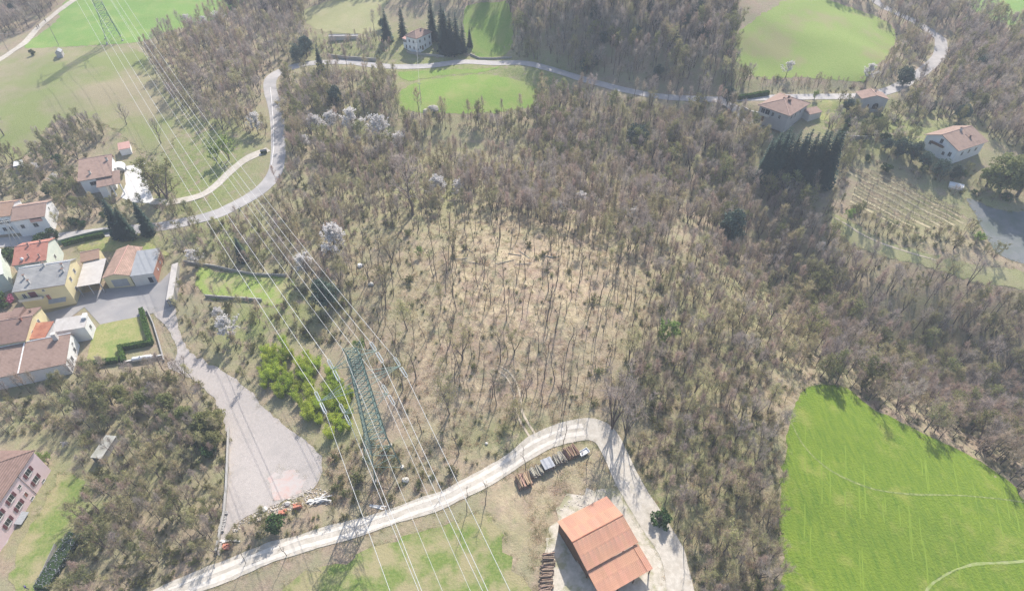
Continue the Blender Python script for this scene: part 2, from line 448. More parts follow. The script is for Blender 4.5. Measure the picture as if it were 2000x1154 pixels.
def gen_bamboo(seed, h):
    rng = np.random.default_rng(seed); paths = []; P = []; D = []; L = []
    for i in range(16):
        az = rng.uniform(0, 6.28); sp = rng.uniform(.2, 1.2); b = np.array([np.cos(az), np.sin(az), 0]); p0 = b * sp * .7; hh = h * rng.uniform(.75, 1.05)
        t = np.linspace(0, 1, 5)[:, None]; pts = p0 + np.array([0, 0, hh]) * (t - .12 * t ** 3) + b * 1.1 * t ** 2.2
        paths.append((pts, .03 * (1 - .7 * t[:, 0])))
        for _ in range(150):
            u = rng.uniform(.12, 1); k = u * 4; k0 = min(int(k), 3); q = pts[k0] + (pts[k0 + 1] - pts[k0]) * (k - k0)
            d = unit(rng.normal(size=3) * np.array([1, 1, .35]) + b * .3); e = q + d * rng.uniform(.1, .7); P.append(e); D.append(unit(d + np.array([0, 0, -.45]))); L.append(rng.uniform(.3, .62))
    P, D, L = np.array(P), np.array(D), np.array(L)
    return tube_arrays(paths, 4), twig_arrays(P, D, L * .85, np.full(len(P), .15), rng), None

def gen_tuft(seed, n, r, h, lie=.5):
    rng = np.random.default_rng(seed); P = np.concatenate([rng.normal(size=(n, 2)) * r, np.zeros((n, 1))], 1)
    D = unit(np.concatenate([rng.normal(size=(n, 2)), rng.uniform(.2, 1.0 - lie * .5, (n, 1)) * 1.2], 1))
    return twig_arrays(P, D, h * rng.uniform(.5, 1.2, n), np.full(n, .055), rng)

SPEC = {}
def species(kind, variants, m_trunk, m_crown, m_leaf=None):
    out = []
    for i, (tr, cr, lf) in enumerate(variants):
        tm = mesh_np(f'{kind}_trunk', *tr, m_trunk)
        if lf is not None:
            V, F = merge([cr, lf]); cm = mesh_np(f'{kind}_crown', V, F, m_crown); cm.materials.append(m_leaf)
            idx = np.zeros(len(F), np.int32); idx[len(cr[1]):] = 1; cm.polygons.foreach_set('material_index', idx)
        else: cm = mesh_np(f'{kind}_crown', *cr, m_crown)
        parts = [tr, cr] + ([lf] if lf is not None else [])
        V, F = merge(parts); wm = mesh_np(f'{kind}_whole', V, F, m_trunk); wm.materials.append(m_crown)
        idx = np.zeros(len(F), np.int32); idx[len(tr[1]):] = 1
        if lf is not None: wm.materials.append(m_leaf); idx[len(tr[1]) + len(cr[1]):] = 2
        wm.polygons.foreach_set('material_index', idx)
        out.append((tm, cm, wm, float(V[:, 2].max())))
    SPEC[kind] = out

species('bare', [gen_bare(s, h, cr * 1.12, b, nl, 4, 14, 1.3, tw=.038, up=1.4, r0=r) for s, h, cr, b, nl, r in ((1, 10, 2.1, .38, 14, .15), (2, 12, 1.9, .45, 14, .14), (3, 9, 2.6, .30, 13, .15), (4, 12.5, 2.3, .42, 15, .17), (5, 11, 1.5, .5, 11, .13), (6, 8, 2.3, .3, 12, .13))], M_BARK, M_TWIG)
species('greybare', [gen_bare(s, h, cr * 1.12, b, nl, 4, 14, 1.35, tw=.038, stems=st, up=1.25) for s, h, cr, b, nl, st in ((11, 11, 2.4, .35, 14, 1), (12, 11, 1.9, .4, 16, 2), (13, 10, 1.8, .4, 20, 4), (14, 9, 2.8, .3, 14, 1), (15, 12, 2.2, .45, 14, 1))], M_BARK, M_TWIGG)
species('bud', [gen_bare(s, h, cr * 1.1, b, nl, 4, 10, 1.2, tw=.038, leafn=1500, leafs=.10, stems=st, up=1.2) for s, h, cr, b, nl, st in ((21, 10, 2.3, .32, 13, 1), (22, 10, 1.9, .35, 16, 3), (23, 8, 2.5, .25, 13, 1), (24, 11, 2.0, .4, 14, 1))], M_BARK, M_TWIG, M_BUD)
species('olive', [gen_bare(s, h, cr, .15, nl, 4, 6, 1.0, leafn=2300, leafs=.115, stems=st) for s, h, cr, nl, st in ((31, 8, 2.4, 13, 2), (32, 9, 2.4, 14, 2), (33, 7, 2.2, 15, 3), (34, 9, 2.0, 14, 1))], M_BARK, M_TWIG, M_OLIVE)
species('slim', [gen_slim(s, h) for s, h in ((41, 9), (42, 10.5), (43, 8), (44, 11), (45, 7), (46, 9.5))], M_BARK, M_TWIGD)
species('blossom', [gen_bare(s, h, cr, .22, nl, 4, 6, .8, leafn=2600, leafs=.16, r0=.13) for s, h, cr, nl in ((51, 7, 2.6, 13), (52, 6, 2.4, 13), (53, 5, 2.2, 12))], M_BARK, M_TWIGG, M_BLOSSOM)
species('leafy', [gen_bare(s, h, cr, .18, 13, 4, 6, .9, leafn=2600, leafs=.19, stems=2) for s, h, cr in ((61, 8, 3.0), (62, 7, 2.8))], M_BARK, M_TWIG, M_GREENLEAF)
species('spruce', [gen_spruce(71, 18, 3.9, 34), gen_spruce(72, 16, 3.3, 32), gen_spruce(73, 20, 4.2, 38)], M_BARK, M_SPRUCE)
species('pine', [gen_round(81, 10, 3.4, 52, 70, .26, .52), gen_round(82, 9, 3.4, 46, 70, .25, .48), gen_round(83, 12, 3.4, 58, 70, .26, .5)], M_BARK, M_PINE)
species('evergreen', [gen_round(91, 4.5, 2.4, 22, 70, .2, .5), gen_round(92, 3.2, 1.9, 18, 70, .18, .5), gen_round(93, 6, 2.4, 26, 70, .2, .5)], M_BARK, M_IVY)
species('bush', [gen_bush(101, 2.6, 1.2), gen_bush(102, 2.0, 1.1, 12, 12), gen_bush(103, 3.2, 1.3, 16, 12)], M_BARK, M_TWIG)
species('budbush', [gen_bush(111, 2.4, 1.2, 13, 10, 650, .12), gen_bush(112, 1.8, 1.1, 12, 10, 600, .12), gen_bush(113, 2.0, 1.3, 14, 9, 700, .11)], M_BARK, M_TWIG, M_OLIVE)
species('bamboo', [gen_bamboo(121, 6.0), gen_bamboo(122, 5.2), gen_bamboo(123, 6.6)], M_BAMSTEM, M_BAMBOO)
species('bigtree', [gen_bare(131, 14, 4.6, .28, 17, 5, 9, 1.4, r0=.30, lean=.5), gen_bare(132, 12, 4.6, .22, 17, 5, 9, 1.3, r0=.28, lean=.7)], M_BARK, M_TWIGG)
species('multistem', [gen_bare(141, 13, 1.7, .4, 28, 4, 8, 1.3, r0=.11, stems=7, up=1.4)], M_BARK, M_TWIGG)
species('pinkbush', [gen_round(151, 2.2, 1.3, 14, 60, .16, .5)], M_BARK, M_PINKBLO)

COMMON = {'bare': 'bare_tree', 'greybare': 'bare_tree', 'bud': 'budding_tree', 'olive': 'leafing_tree', 'slim': 'slender_tree', 'blossom': 'blossoming_tree', 'leafy': 'leafy_tree',
          'spruce': 'spruce_tree', 'pine': 'pine_tree', 'evergreen': 'evergreen_bush', 'bush': 'bare_bush', 'budbush': 'budding_bush', 'bamboo': 'bamboo_clump', 'bigtree': 'bare_tree', 'multistem': 'bare_tree', 'pinkbush': 'flowering_bush'}
def plant(kind, X, Y, height=None, label=None, group=None, var=None, scale=None, rz=None, wide=1.0, sink=.08, cat=None):
    vs = SPEC[kind]; v = vs[R.randrange(len(vs)) if var is None else var % len(vs)]
    s = scale if scale else (height / v[3] if height else 1.0)
    e = empty(COMMON[kind], (X, Y, float(HT(X, Y)) - sink), R.uniform(0, 6.28) if rz is None else rz, label, cat or ('bush' if 'bush' in COMMON[kind] else 'bamboo' if kind == 'bamboo' else 'tree'), group)
    e.scale = (s * wide, s * wide, s)
    link('stems' if kind in ('bush', 'budbush', 'bamboo') else 'trunk', v[0], e); link('crown', v[1], e)
    return e
def height_between(bx, by, tx, ty):
    """height of an upright thing from its base and top pixels"""
    p = at(bx, by); hs = np.arange(.5, 60, .1); X, Y = project(p[0], p[1], p[2] + hs)
    return p, float(hs[np.argmin((X - tx) ** 2 + (Y - ty) ** 2)])

# ================================================================== ground, roads, fields
def inpoly(px, py, poly):
    px = np.asarray(px); py = np.asarray(py); r = np.zeros(px.shape, bool); n = len(poly)
    for i in range(n):
        x1, y1 = poly[i]; x2, y2 = poly[(i + 1) % n]
        if y1 == y2: continue
        c = ((y1 > py) != (y2 > py)) & (px < (x2 - x1) * (py - y1) / (y2 - y1) + x1); r ^= c
    return r

def blob_field(px, py, blobs):
    o = np.zeros(np.shape(px))
    for x, y, rx, ry, v in blobs: o = o + v * np.exp(-(((px - x) / rx) ** 2 + ((py - y) / ry) ** 2))
    return np.clip(o, 0, 1)
STRAW = [(950,560,190,120,.9),(1180,580,110,90,.6),(1050,760,150,110,.7),(860,740,100,140,.45),(1070,905,120,50,.4),(1100,1000,70,60,.5),(1320,1060,60,90,.3),(150,200,250,120,.35),(1750,480,150,50,.6),(1900,540,130,35,.6),(1540,950,25,250,.7),(1000,1010,50,120,.5),(700,1000,150,40,.25),(1600,430,60,30,.5),(690,60,120,50,.3)]
GREEN = [(820,85,200,45,.8),(900,145,180,30,.9),(1060,155,60,30,.8),(620,90,80,40,.5),(1440,150,60,60,.6),(1720,260,130,60,.7),(1900,400,120,60,.6),(1480,300,80,60,.4),(700,420,200,90,.35),(1000,300,300,120,.35),(1400,600,200,120,.4),(1350,950,180,150,.4),(300,900,180,120,.5),(700,250,150,80,.4),(1750,650,250,100,.35),(1850,250,200,80,.4),(250,150,150,100,.5),(1050,850,120,50,.4),(800,600,120,80,.25),(560,600,110,60,.8),(470,660,90,60,.7),(660,850,70,60,.5),(130,1020,90,90,.9),(400,450,90,60,.5),(480,480,80,40,.6),(240,640,60,60,.3),(380,360,110,60,.9),(430,280,80,70,.8),(900,1050,160,60,.5),(1270,1010,60,60,.6),(1450,880,120,80,.35),(1330,740,120,70,.35),(60,800,80,80,.5),(250,470,90,30,.8),(1620,220,40,30,.9),(960,850,80,40,.4),(1420,1080,60,60,.4),(1750,440,90,60,.4),(300,250,120,80,.4),(860,380,60,40,.3)]

def ground_material():
    m = bpy.data.materials.new('hillside_ground'); m.use_nodes = True; nt = m.node_tree; N = nt.nodes; L = nt.links; N.clear()
    out = N.new('ShaderNodeOutputMaterial'); b = N.new('ShaderNodeBsdfPrincipled'); L.new(b.outputs[0], out.inputs[0])
    b.inputs['Roughness'].default_value = .95; b.inputs['Specular IOR Level'].default_value = .1
    g = N.new('ShaderNodeNewGeometry')
    def noise(sc, det=7, ro=.65):
        n = N.new('ShaderNodeTexNoise'); n.inputs['Scale'].default_value = sc; n.inputs['Detail'].default_value = det; n.inputs['Roughness'].default_value = ro
        L.new(g.outputs['Position'], n.inputs['Vector']); return n.outputs['Fac']
    def mr(f, a, c, ta=0., tb=1.):
        r = N.new('ShaderNodeMapRange'); r.inputs[1].default_value = a; r.inputs[2].default_value = c; r.inputs[3].default_value = ta; r.inputs[4].default_value = tb; L.new(f, r.inputs[0]); return r.outputs[0]
    def mix(f, a, c):
        x = N.new('ShaderNodeMix'); x.data_type = 'RGBA'; L.new(f, x.inputs[0])
        for s_, v in ((x.inputs[6], a), (x.inputs[7], c)):
            if isinstance(v, tuple): s_.default_value = (*v, 1)
            else: L.new(v, s_)
        return x.outputs[2]
    def math_(op, a, c):
        k = N.new('ShaderNodeMath'); k.operation = op; k.use_clamp = True
        for s_, v in ((k.inputs[0], a), (k.inputs[1], c)):
            if isinstance(v, float): s_.default_value = v
            else: L.new(v, s_)
        return k.outputs[0]
    def attr(n):
        a = N.new('ShaderNodeAttribute'); a.attribute_name = n; return a.outputs['Fac']
    litter = mix(mr(noise(1.3), .35, .65), (.27,.205,.15), (.39,.305,.225))
    litter = mix(mr(noise(.16), .42, .6), litter, (.29,.265,.165))
    straw = mix(mr(noise(1.1, 9, .8), .42, .62), (.66,.54,.35), (.36,.27,.185)); straw = mix(mr(noise(.22), .45, .58), straw, (.40,.29,.22))
    green = mix(mr(noise(1.1), .3, .7), (.155,.20,.06), (.30,.31,.13))
    fs = math_('MULTIPLY', attr('straw'), mr(noise(.35), .36, .52)); fg = math_('MULTIPLY', attr('green'), mr(noise(.28), .34, .5))
    c = mix(fs, litter, straw); c = mix(fg, c, green)
    speck = mr(noise(4.5, 3, .8), .64, .70, 0, .55); c = mix(speck, c, (.62,.54,.41))
    dark = mr(noise(3.1, 4, .8), .36, .30, 0, .5); c = mix(dark, c, (.12,.10,.075))
    L.new(c, b.inputs['Base Color'])
    bp = N.new('ShaderNodeBump'); bp.inputs['Strength'].default_value = .8; bp.inputs['Distance'].default_value = .35
    L.new(noise(1.6, 8, .75), bp.inputs['Height']); L.new(bp.outputs[0], b.inputs['Normal'])
    return m

ROADPX = [(-60,478),(30,472),(120,464),(230,451),(330,440),(415,421),(452,405),(490,385),(520,362),(538,335),(544,300),(543,260),(540,225),(533,195),(527,172),(530,154),(548,140),(582,129),(620,123),(680,122),(740,129),(800,131),(850,128),(920,122),(1000,123),(1060,132),(1110,146),(1160,161),(1210,174),(1270,186),(1330,192),(1400,194),(1480,192),(1560,190),(1650,189),(1700,186),(1750,172),(1785,152),(1815,130),(1834,110),(1838,88),(1830,70),(1780,40),(1720,10),(1690,-20)]
def smooth_line(P, step):
    P = np.asarray(P, float); out = []
    Q = np.concatenate([[2 * P[0] - P[1]], P, [2 * P[-1] - P[-2]]])
    for k in range(1, len(Q) - 2):
        p0, p1, p2, p3 = Q[k - 1:k + 3]; n = max(2, int(np.linalg.norm(p2 - p1) / step))
        for t in np.arange(n) / n:
            out.append(.5 * ((2 * p1) + (p2 - p0) * t + (2 * p0 - 5 * p1 + 4 * p2 - p3) * t * t + (3 * p1 - p0 - 3 * p2 + p3) * t ** 3))
    out.append(Q[-2]); return np.array(out)
# the road lies on a bench cut into the slope
_rl = smooth_line(ground_at([p[0] for p in ROADPX], [p[1] for p in ROADPX])[:, :2], 2.0); _rz = HT(_rl[:, 0], _rl[:, 1]); _rz = np.convolve(np.pad(_rz, 4, 'edge'), np.ones(9) / 9, 'valid')
_best = np.full(_MX.shape, 1e9); _bz = np.zeros(_MX.shape)
for (ax, ay), az_ in zip(_rl, _rz):
    i0, i1 = max(0, int((ax - 13 - GX0) / GSTEP)), int((ax + 13 - GX0) / GSTEP) + 2; j0, j1 = max(0, int((ay - 13 - GY0) / GSTEP)), int((ay + 13 - GY0) / GSTEP) + 2
    dd = (_MX[j0:j1, i0:i1] - ax) ** 2 + (_MY[j0:j1, i0:i1] - ay) ** 2; w_ = dd < _best[j0:j1, i0:i1]; _best[j0:j1, i0:i1][w_] = dd[w_]; _bz[j0:j1, i0:i1][w_] = az_
_wt = np.clip((10.5 - np.sqrt(_best)) / 5.5, 0, 1); _wt = _wt * _wt * (3 - 2 * _wt); HG = HG * (1 - _wt) + _bz * _wt

rows = []
y = -70.0
while y < 730:
    rows.append(y); y += 1.0 + max(0, y) * .0085
NC = 380; u = np.linspace(-1, 1, NC)
ys = np.array(rows); YY = np.repeat(ys[:, None], NC, 1); WW = 125 + np.clip(ys, 0, None)[:, None] * .72; XX = u[None] * WW
ZZ = HT(XX, YY)
V = np.stack([XX, YY, ZZ], -1).reshape(-1, 3)
i, j = np.meshgrid(np.arange(NC - 1), np.arange(len(rows) - 1)); q = (j * NC + i).ravel()
F = np.stack([q, q + 1, q + NC + 1, q + NC], 1)
me = mesh_np('ground', V, F, ground_material(), smooth=True)
gpx, gpy = project(V[:, 0], np.clip(V[:, 1], 20, None), V[:, 2])
for nm, bl in (('straw', STRAW), ('green', GREEN)):
    a = me.attributes.new(nm, 'FLOAT', 'POINT'); a.data.foreach_set('value', blob_field(gpx, gpy, bl).astype(np.float32))
props(link('ground', me), 'pale brown hillside ground of leaf litter, dry grass and scrub', 'ground', kind='structure')

EDGES = []          # points along the borders of roads and fields
ROADS = []          # (centre line, half width) for keeping plants off
def strip(name, label, cat, pix, width, mt, dz, jit=0.0, keep=True, world=None, shift=0.0):
    P = ground_at([p[0] for p in pix], [p[1] for p in pix])[:, :2] if world is None else np.asarray(world, float)
    Lc = smooth_line(P, 1.2); d = np.gradient(Lc, axis=0); d /= np.linalg.norm(d, axis=1)[:, None]; nrm = np.stack([d[:, 1], -d[:, 0]], 1)
    w = np.interp(np.linspace(0, 1, len(Lc)), np.linspace(0, 1, len(width)), width) if isinstance(width, (list, tuple)) else np.full(len(Lc), float(width))
    rng = np.random.default_rng(len(Lc) + int(dz * 1000)); k = 7; cols = []
    for c in np.linspace(-1, 1, k):
        off = c * w / 2 + shift
        if jit and abs(c) == 1:
            nz = np.convolve(rng.normal(size=len(Lc) + 6), np.ones(4) / 4, 'same')[3:-3]; off = off + nz * jit
        q = Lc + nrm * np.asarray(off)[:, None] if np.ndim(off) else Lc + nrm * off
        cols.append(np.stack([q[:, 0], q[:, 1], HT(q[:, 0], q[:, 1]) + dz], 1))
    V = np.stack(cols, 1); n = len(Lc); V = V.reshape(-1, 3)
    i, j = np.meshgrid(np.arange(k - 1), np.arange(n - 1)); q = (j * k + i).ravel()
    F = np.stack([q, q + k, q + k + 1, q + 1], 1)
    o = link(name, mesh_np(name, V, F, mt, True)); props(o, label, cat, kind='structure')
    # faces must look up
    if len(F) and np.cross(V[F[0, 1]] - V[F[0, 0]], V[F[0, 3]] - V[F[0, 0]])[2] < 0: o.data.flip_normals()
    if keep:
        ROADS.append((Lc, w / 2))
        if name in ('track', 'path'): EDGES.extend([Lc + nrm * (w / 2)[:, None], Lc - nrm * (w / 2)[:, None]])
    return o, Lc, w

CLEAR = []          # photo polygons where no wood grows
def patch(name, label, cat, pix, mt, dz, jit=.35, grid=2.6, keep=True, kind='structure', step=1.4):
    if keep: CLEAR.append(pix)
    P = ground_at([p[0] for p in pix], [p[1] for p in pix])[:, :2]
    P = np.concatenate([P, P[:1]]); B = []
    rng = np.random.default_rng(len(pix) * 7 + int(abs(P[0, 0]) * 10) % 999)
    Q = np.concatenate([[P[-2]], P, [P[1]]])
    for k in range(1, len(Q) - 2):
        p0, p1, p2, p3 = Q[k - 1:k + 3]; n = max(2, int(np.linalg.norm(p2 - p1) / step))
        for t in np.arange(n) / n:
            c = .5 * ((2 * p1) + (p2 - p0) * t + (2 * p0 - 5 * p1 + 4 * p2 - p3) * t * t + (3 * p1 - p0 - 3 * p2 + p3) * t ** 3) if jit > 0 else p1 + (p2 - p1) * t
            B.append(c + rng.normal(size=2) * jit)
    B = np.array(B)
    if jit > .1: EDGES.append(B)
    x0, y0 = B.min(0); x1, y1 = B.max(0)
    gx, gy = np.meshgrid(np.arange(x0, x1, grid), np.arange(y0, y1, grid)); gx = gx.ravel() + rng.uniform(-.3, .3, gx.size) * grid; gy = gy.ravel() + rng.uniform(-.3, .3, gy.size) * grid
    ins = inpoly(gx, gy, B)
    pts = [Vector(p) for p in B] + [Vector((a, b)) for a, b in zip(gx[ins], gy[ins])]
    r = geometry.delaunay_2d_cdt(pts, [], [list(range(len(B)))], 1, 1e-4)
    vs = np.array([(v[0], v[1]) for v in r[0]]); fs = np.array([f for f in r[2] if len(f) == 3])
    V = np.stack([vs[:, 0], vs[:, 1], HT(vs[:, 0], vs[:, 1]) + dz], 1)
    a = V[fs[:, 1]] - V[fs[:, 0]]; b = V[fs[:, 2]] - V[fs[:, 0]]; up = a[:, 0] * b[:, 1] - a[:, 1] * b[:, 0]
    fs[up < 0] = fs[up < 0][:, ::-1]
    return props(link(name, mesh_np(name, V, fs, mt, True)), label, cat, kind=kind)

M_ASPH = mat('pale_asphalt', (.40,.375,.36), (.47,.44,.42), .5, bump=.1, bscale=6, c3=(.33,.315,.31), scale3=.12, world=True)
M_ASPHD = mat('yard_asphalt', (.30,.285,.28), (.36,.34,.33), .6, bump=.1, bscale=6, c3=(.25,.245,.25), scale3=.15, world=True)
M_TRACK = mat('white_track', (.58,.53,.46), (.46,.415,.35), .9, bump=.4, bscale=4, c3=(.45,.40,.33), scale3=.35, world=True, lo3=.5, hi3=.68)
M_RUT = mat('bare_rut', (.70,.645,.57), (.58,.53,.46), 1.2, bump=.3, bscale=5, world=True)
M_GRAVEL = mat('yard_gravel', (.455,.41,.38), (.40,.36,.335), 1.6, bump=.6, bscale=7, c3=(.38,.345,.32), scale3=.2, world=True, lo3=.52, hi3=.7)
M_CONC = mat('white_paving', (.72,.70,.68), (.60,.58,.56), .5, world=True)
def grass(n, a, b_, c, s3=.12, bump=.7, **k): return mat(n, a, b_, 1.6, bump=bump, bscale=2.5, c3=c, scale3=s3, world=True, **k)
M_F1 = mat('field_grass', (.092,.168,.012), (.19,.255,.022), .8, bump=1.0, bscale=2.0, c3=(.23,.26,.05), scale3=.16, world=True, stretch=(2.2, .3, 1), lo=.28, hi=.72, lo3=.54, hi3=.70)
M_F2 = grass('meadow_grass', (.125,.19,.040), (.215,.25,.075), (.32,.28,.15), .16, lo3=.42, hi3=.58)
M_F3 = grass('upper_meadow_grass', (.15,.255,.04), (.225,.31,.065), (.25,.29,.085))
M_GARDEN = grass('garden_grass', (.20,.29,.06), (.30,.35,.10), (.33,.31,.15), .2, lo3=.45, hi3=.6)
M_F4 = grass('pale_meadow_grass', (.30,.31,.14), (.36,.34,.17), (.38,.35,.19))
M_F6 = grass('hill_meadow_grass', (.21,.30,.065), (.28,.33,.095), (.29,.28,.12), .035, lo3=.50, hi3=.60)
M_F7 = grass('far_meadow_grass', (.15,.27,.055), (.21,.325,.075), (.24,.32,.09))
M_F8 = grass('dry_meadow_grass', (.285,.245,.15), (.335,.285,.175), (.215,.245,.085), .03, lo3=.46, hi3=.62)
M_LAWN = grass('lawn_grass', (.26,.28,.09), (.38,.33,.16), (.22,.27,.08), .3)
M_YARDGREY = mat('grey_yard', (.155,.165,.17), (.20,.205,.205), .6, bump=.3, bscale=4, c3=(.13,.15,.13), scale3=.1, world=True)

patch('field', 'bright green hay field with pale mowing lines beside the wooded ravine', 'field', [(1608,750),(1572,762),(1548,800),(1533,880),(1523,960),(1522,1040),(1530,1120),(1545,1190),(2080,1190),(2080,1040),(2010,985),(1960,932),(1900,893),(1820,853),(1760,825),(1700,795),(1655,758)], M_F1, .07, .28)
patch('meadow', 'green meadow below the white dirt track with the cables over it', 'meadow', [(560,1170),(640,1108),(720,1072),(850,1028),(940,1008),(975,1040),(990,1090),(1000,1170)], M_F2, .07, .6, keep=False)
CLEAR.append([(330,1180),(640,1060),(860,985),(1000,930),(1030,1000),(1040,1180)])
patch('meadow', 'bright green meadow below the road and the white house', 'meadow', [(772,196),(790,172),(830,158),(880,150),(940,146),(990,152),(1035,165),(1055,185),(1050,205),(1000,216),(930,222),(850,220),(800,216)], M_F3, .07, .4)
patch('meadow', 'narrow green verge between the road and the bright meadow', 'meadow', [(780,142),(850,138),(975,131),(930,143),(860,148),(800,158)], M_F3, .08, .3)
patch('meadow', 'pale yellow meadow above the long low greenhouse', 'meadow', [(592,22),(640,4),(690,-12),(756,-10),(748,25),(742,58),(690,66),(625,60),(598,44)], M_F4, .07, .4)
patch('meadow', 'green meadow behind the dark spruces of the white house', 'meadow', [(905,30),(925,8),(985,5),(1002,40),(1000,90),(980,110),(940,112),(918,95)], M_F3, .07, .4)
patch('meadow', 'rounded green hilltop meadow with brown mown bands', 'meadow', [(1425,105),(1440,68),(1500,22),(1560,-8),(1620,2),(1690,25),(1742,52),(1748,85),(1730,112),(1700,140),(1690,160),(1640,158),(1560,152),(1480,150)], M_F6, .07, .5)
patch('meadow', 'bright green meadow round the distant pylon', 'meadow', [(158,-6),(470,-14),(440,30),(390,45),(330,62),(262,84),(200,88),(120,92),(48,92),(80,66),(112,40)], M_F7, .07, .4)
patch('meadow', 'dry brown meadow on the slope below the distant pylon', 'meadow', [(-40,150),(40,98),(120,94),(250,92),(300,128),(318,190),(350,240),(330,290),(290,300),(240,264),(205,243),(150,226),(92,252),(58,298),(-40,322)], M_F8, .06, .6)
CLEAR.append([(330,240),(440,270),(430,340),(380,385),(345,380),(325,310)])
patch('meadow', 'small meadow in the corner beyond the road among trees', 'meadow', [(1880,-10),(1920,-25),(2060,-25),(2060,60),(1985,52),(1920,32)], M_F7, .07, .4)
patch('meadow', 'mown green strip of garden behind the green fence', 'meadow', [(385,528),(440,530),(560,542),(570,570),(540,598),(480,582),(400,578)], M_GARDEN, .07, .5)
patch('lawn', 'dry lawn inside the clipped hedge beside the white house wall', 'lawn', [(196,634),(272,618),(284,662),(240,676),(232,700),(178,704),(172,690)], M_LAWN, .08, .05)
patch('lawn', 'lawn in the shade of the tall spruces behind the houses', 'lawn', [(150,488),(175,470),(230,464),(300,478),(330,500),(270,490),(200,492)], M_LAWN, .07, .15)
patch('lawn', 'sloping grass beside the pink house', 'lawn', [(25,1154),(32,1080),(70,1010),(108,950),(118,926),(160,934),(160,990),(130,1060),(96,1110),(70,1170)], M_F2, .06, .4)
patch('lawn', 'terrace lawn beside the large villa with the hipped roof', 'lawn', [(1592,212),(1612,196),(1638,206),(1632,222),(1606,236)], M_LAWN, .07, .1)
patch('lawn', 'pale grassy ridge running along the ravine below the vineyard', 'lawn', [(1612,412),(1660,432),(1720,470),(1800,492),(1880,512),(2060,548),(2060,572),(1960,560),(1860,536),(1760,510),(1690,488),(1640,452)], M_F4, .07, .4)
patch('courtyard', 'grey asphalt courtyard between the cream house and the hedge', 'courtyard', [(40,622),(90,612),(150,596),(152,575),(235,560),(312,552),(345,520),(352,560),(336,600),(312,608),(275,618),(196,634),(165,600),(110,640)], M_ASPHD, .09, 0)
patch('gravel_yard', 'wide pale gravel yard ending beside the bamboo', 'yard', [(298,606),(338,600),(350,640),(372,688),(402,704),(440,728),(486,762),(520,800),(566,838),(604,866),(628,905),(612,952),(560,976),(500,1000),(452,1030),(430,1082),(426,1070),(440,960),(444,860),(424,790),(380,745),(326,716),(345,690),(326,640)], M_GRAVEL, .08, .25)
patch('paved_yard', 'white paved yard in front of the brown roofed house', 'yard', [(242,326),(284,318),(282,340),(296,380),(304,398),(262,396),(236,386),(246,360)], M_CONC, .09, 0)
patch('grey_yard', 'flat blue grey yard beyond the vineyard in tree shade', 'yard', [(1888,388),(1920,398),(1960,412),(2060,428),(2060,520),(1990,512),(1945,492),(1925,460),(1905,420)], M_YARDGREY, .07, .15)
patch('barn_apron', 'sunlit bare earth apron round the barn', 'yard', [(1088,1010),(1105,975),(1140,955),(1185,948),(1215,940),(1250,985),(1290,1030),(1320,1090),(1330,1170),(1080,1170),(1068,1110),(1072,1050)], mat('apron_earth', (.60,.54,.46), (.44,.40,.32), .7, bump=.5, bscale=4, c3=(.34,.32,.20), scale3=.22, world=True, lo3=.5, hi3=.6), .06, .8)
patch('brick_dust', 'reddish brick dust spread on the gravel yard', 'ground patch', [(528,935),(545,918),(575,915),(592,935),(585,962),(560,975),(532,962)], mat('brick_dust', (.50,.37,.33), (.47,.42,.395), .7, world=True, lo=.4, hi=.6), .10, .5, keep=False)
# roads and tracks
_o, L_ROAD, W_ROAD = strip('road', 'pale grey asphalt road winding across the slope', 'road', ROADPX, 5.4, M_ASPH, .12, .12)
strip('road', 'narrow paved drive climbing to the brown roofed house', 'road', [(524,292),(480,312),(450,336),(420,364),(392,382),(340,394),(296,394)], 3.2, M_TRACK, .10, .2)
strip('road', 'short pale drive curving down to the large villa', 'road', [(1395,196),(1425,205),(1445,222),(1465,238),(1488,248)], 3.2, M_ASPH, .13, .1)
strip('path', 'white gravel lane along the top of the distant green meadow', 'path', [(160,-8),(120,18),(95,38),(70,60),(46,86),(20,104),(-30,135)], 3.4, M_TRACK, .12, .15)
strip('track', 'white dirt track running past the pylon to the barn', 'track', [(250,1200),(330,1160),(420,1124),(520,1083),(620,1052),(700,1030),(780,1003),(860,976),(930,942),(1000,902),(1050,868),(1100,846),(1150,838),(1182,852),(1202,890),(1226,940),(1262,1000),(1292,1045),(1315,1090),(1335,1180)], [4.8,4.6,4.2,3.8,3.8,4.0,5.5,6.0,5.5,5.0], M_TRACK, .11, .25)
_tr = [(330,1160),(420,1124),(520,1083),(620,1052),(700,1030),(780,1003),(860,976),(930,942),(1000,902),(1050,868),(1100,846),(1140,838)]
strip('wheel_rut', 'upper bright wheel rut of the dirt track', 'rut', _tr, .8, M_RUT, .13, .22, keep=False, shift=-.95)
strip('wheel_rut', 'lower bright wheel rut of the dirt track', 'rut', _tr, .9, M_RUT, .13, .22, keep=False, shift=.95)
for sh, wd in ((-.75, 'outer'), (.75, 'inner')):
    strip('wheel_rut', f'{wd} pale wheel rut curving up onto the knoll', 'rut', [(1044,856),(1028,832),(1014,805),(1010,775),(1002,748),(988,728),(965,716)], [.55,.5,.45,.3,.1], mat('knoll_rut', (.58,.50,.38), (.46,.38,.28), 1.5, world=True), .10, .14, keep=False, shift=sh)
strip('path', 'two pale ruts along the ridge below the vineyard', 'path', [(1615,418),(1680,456),(1730,478),(1790,498),(1840,512)], [.3,.6,.7,.6,.2], MATS['knoll_rut'], .12, .15, keep=False)
strip('path', 'narrow dark footpath crossing the bright green field', 'path', [(1540,815),(1568,868),(1610,910),(1660,938),(1720,958),(1790,966),(1870,967),(1940,973),(2050,990)], .35, mat('field_path', (.10,.15,.03), (.30,.33,.12), 1.5, world=True), .10, .1, keep=False)
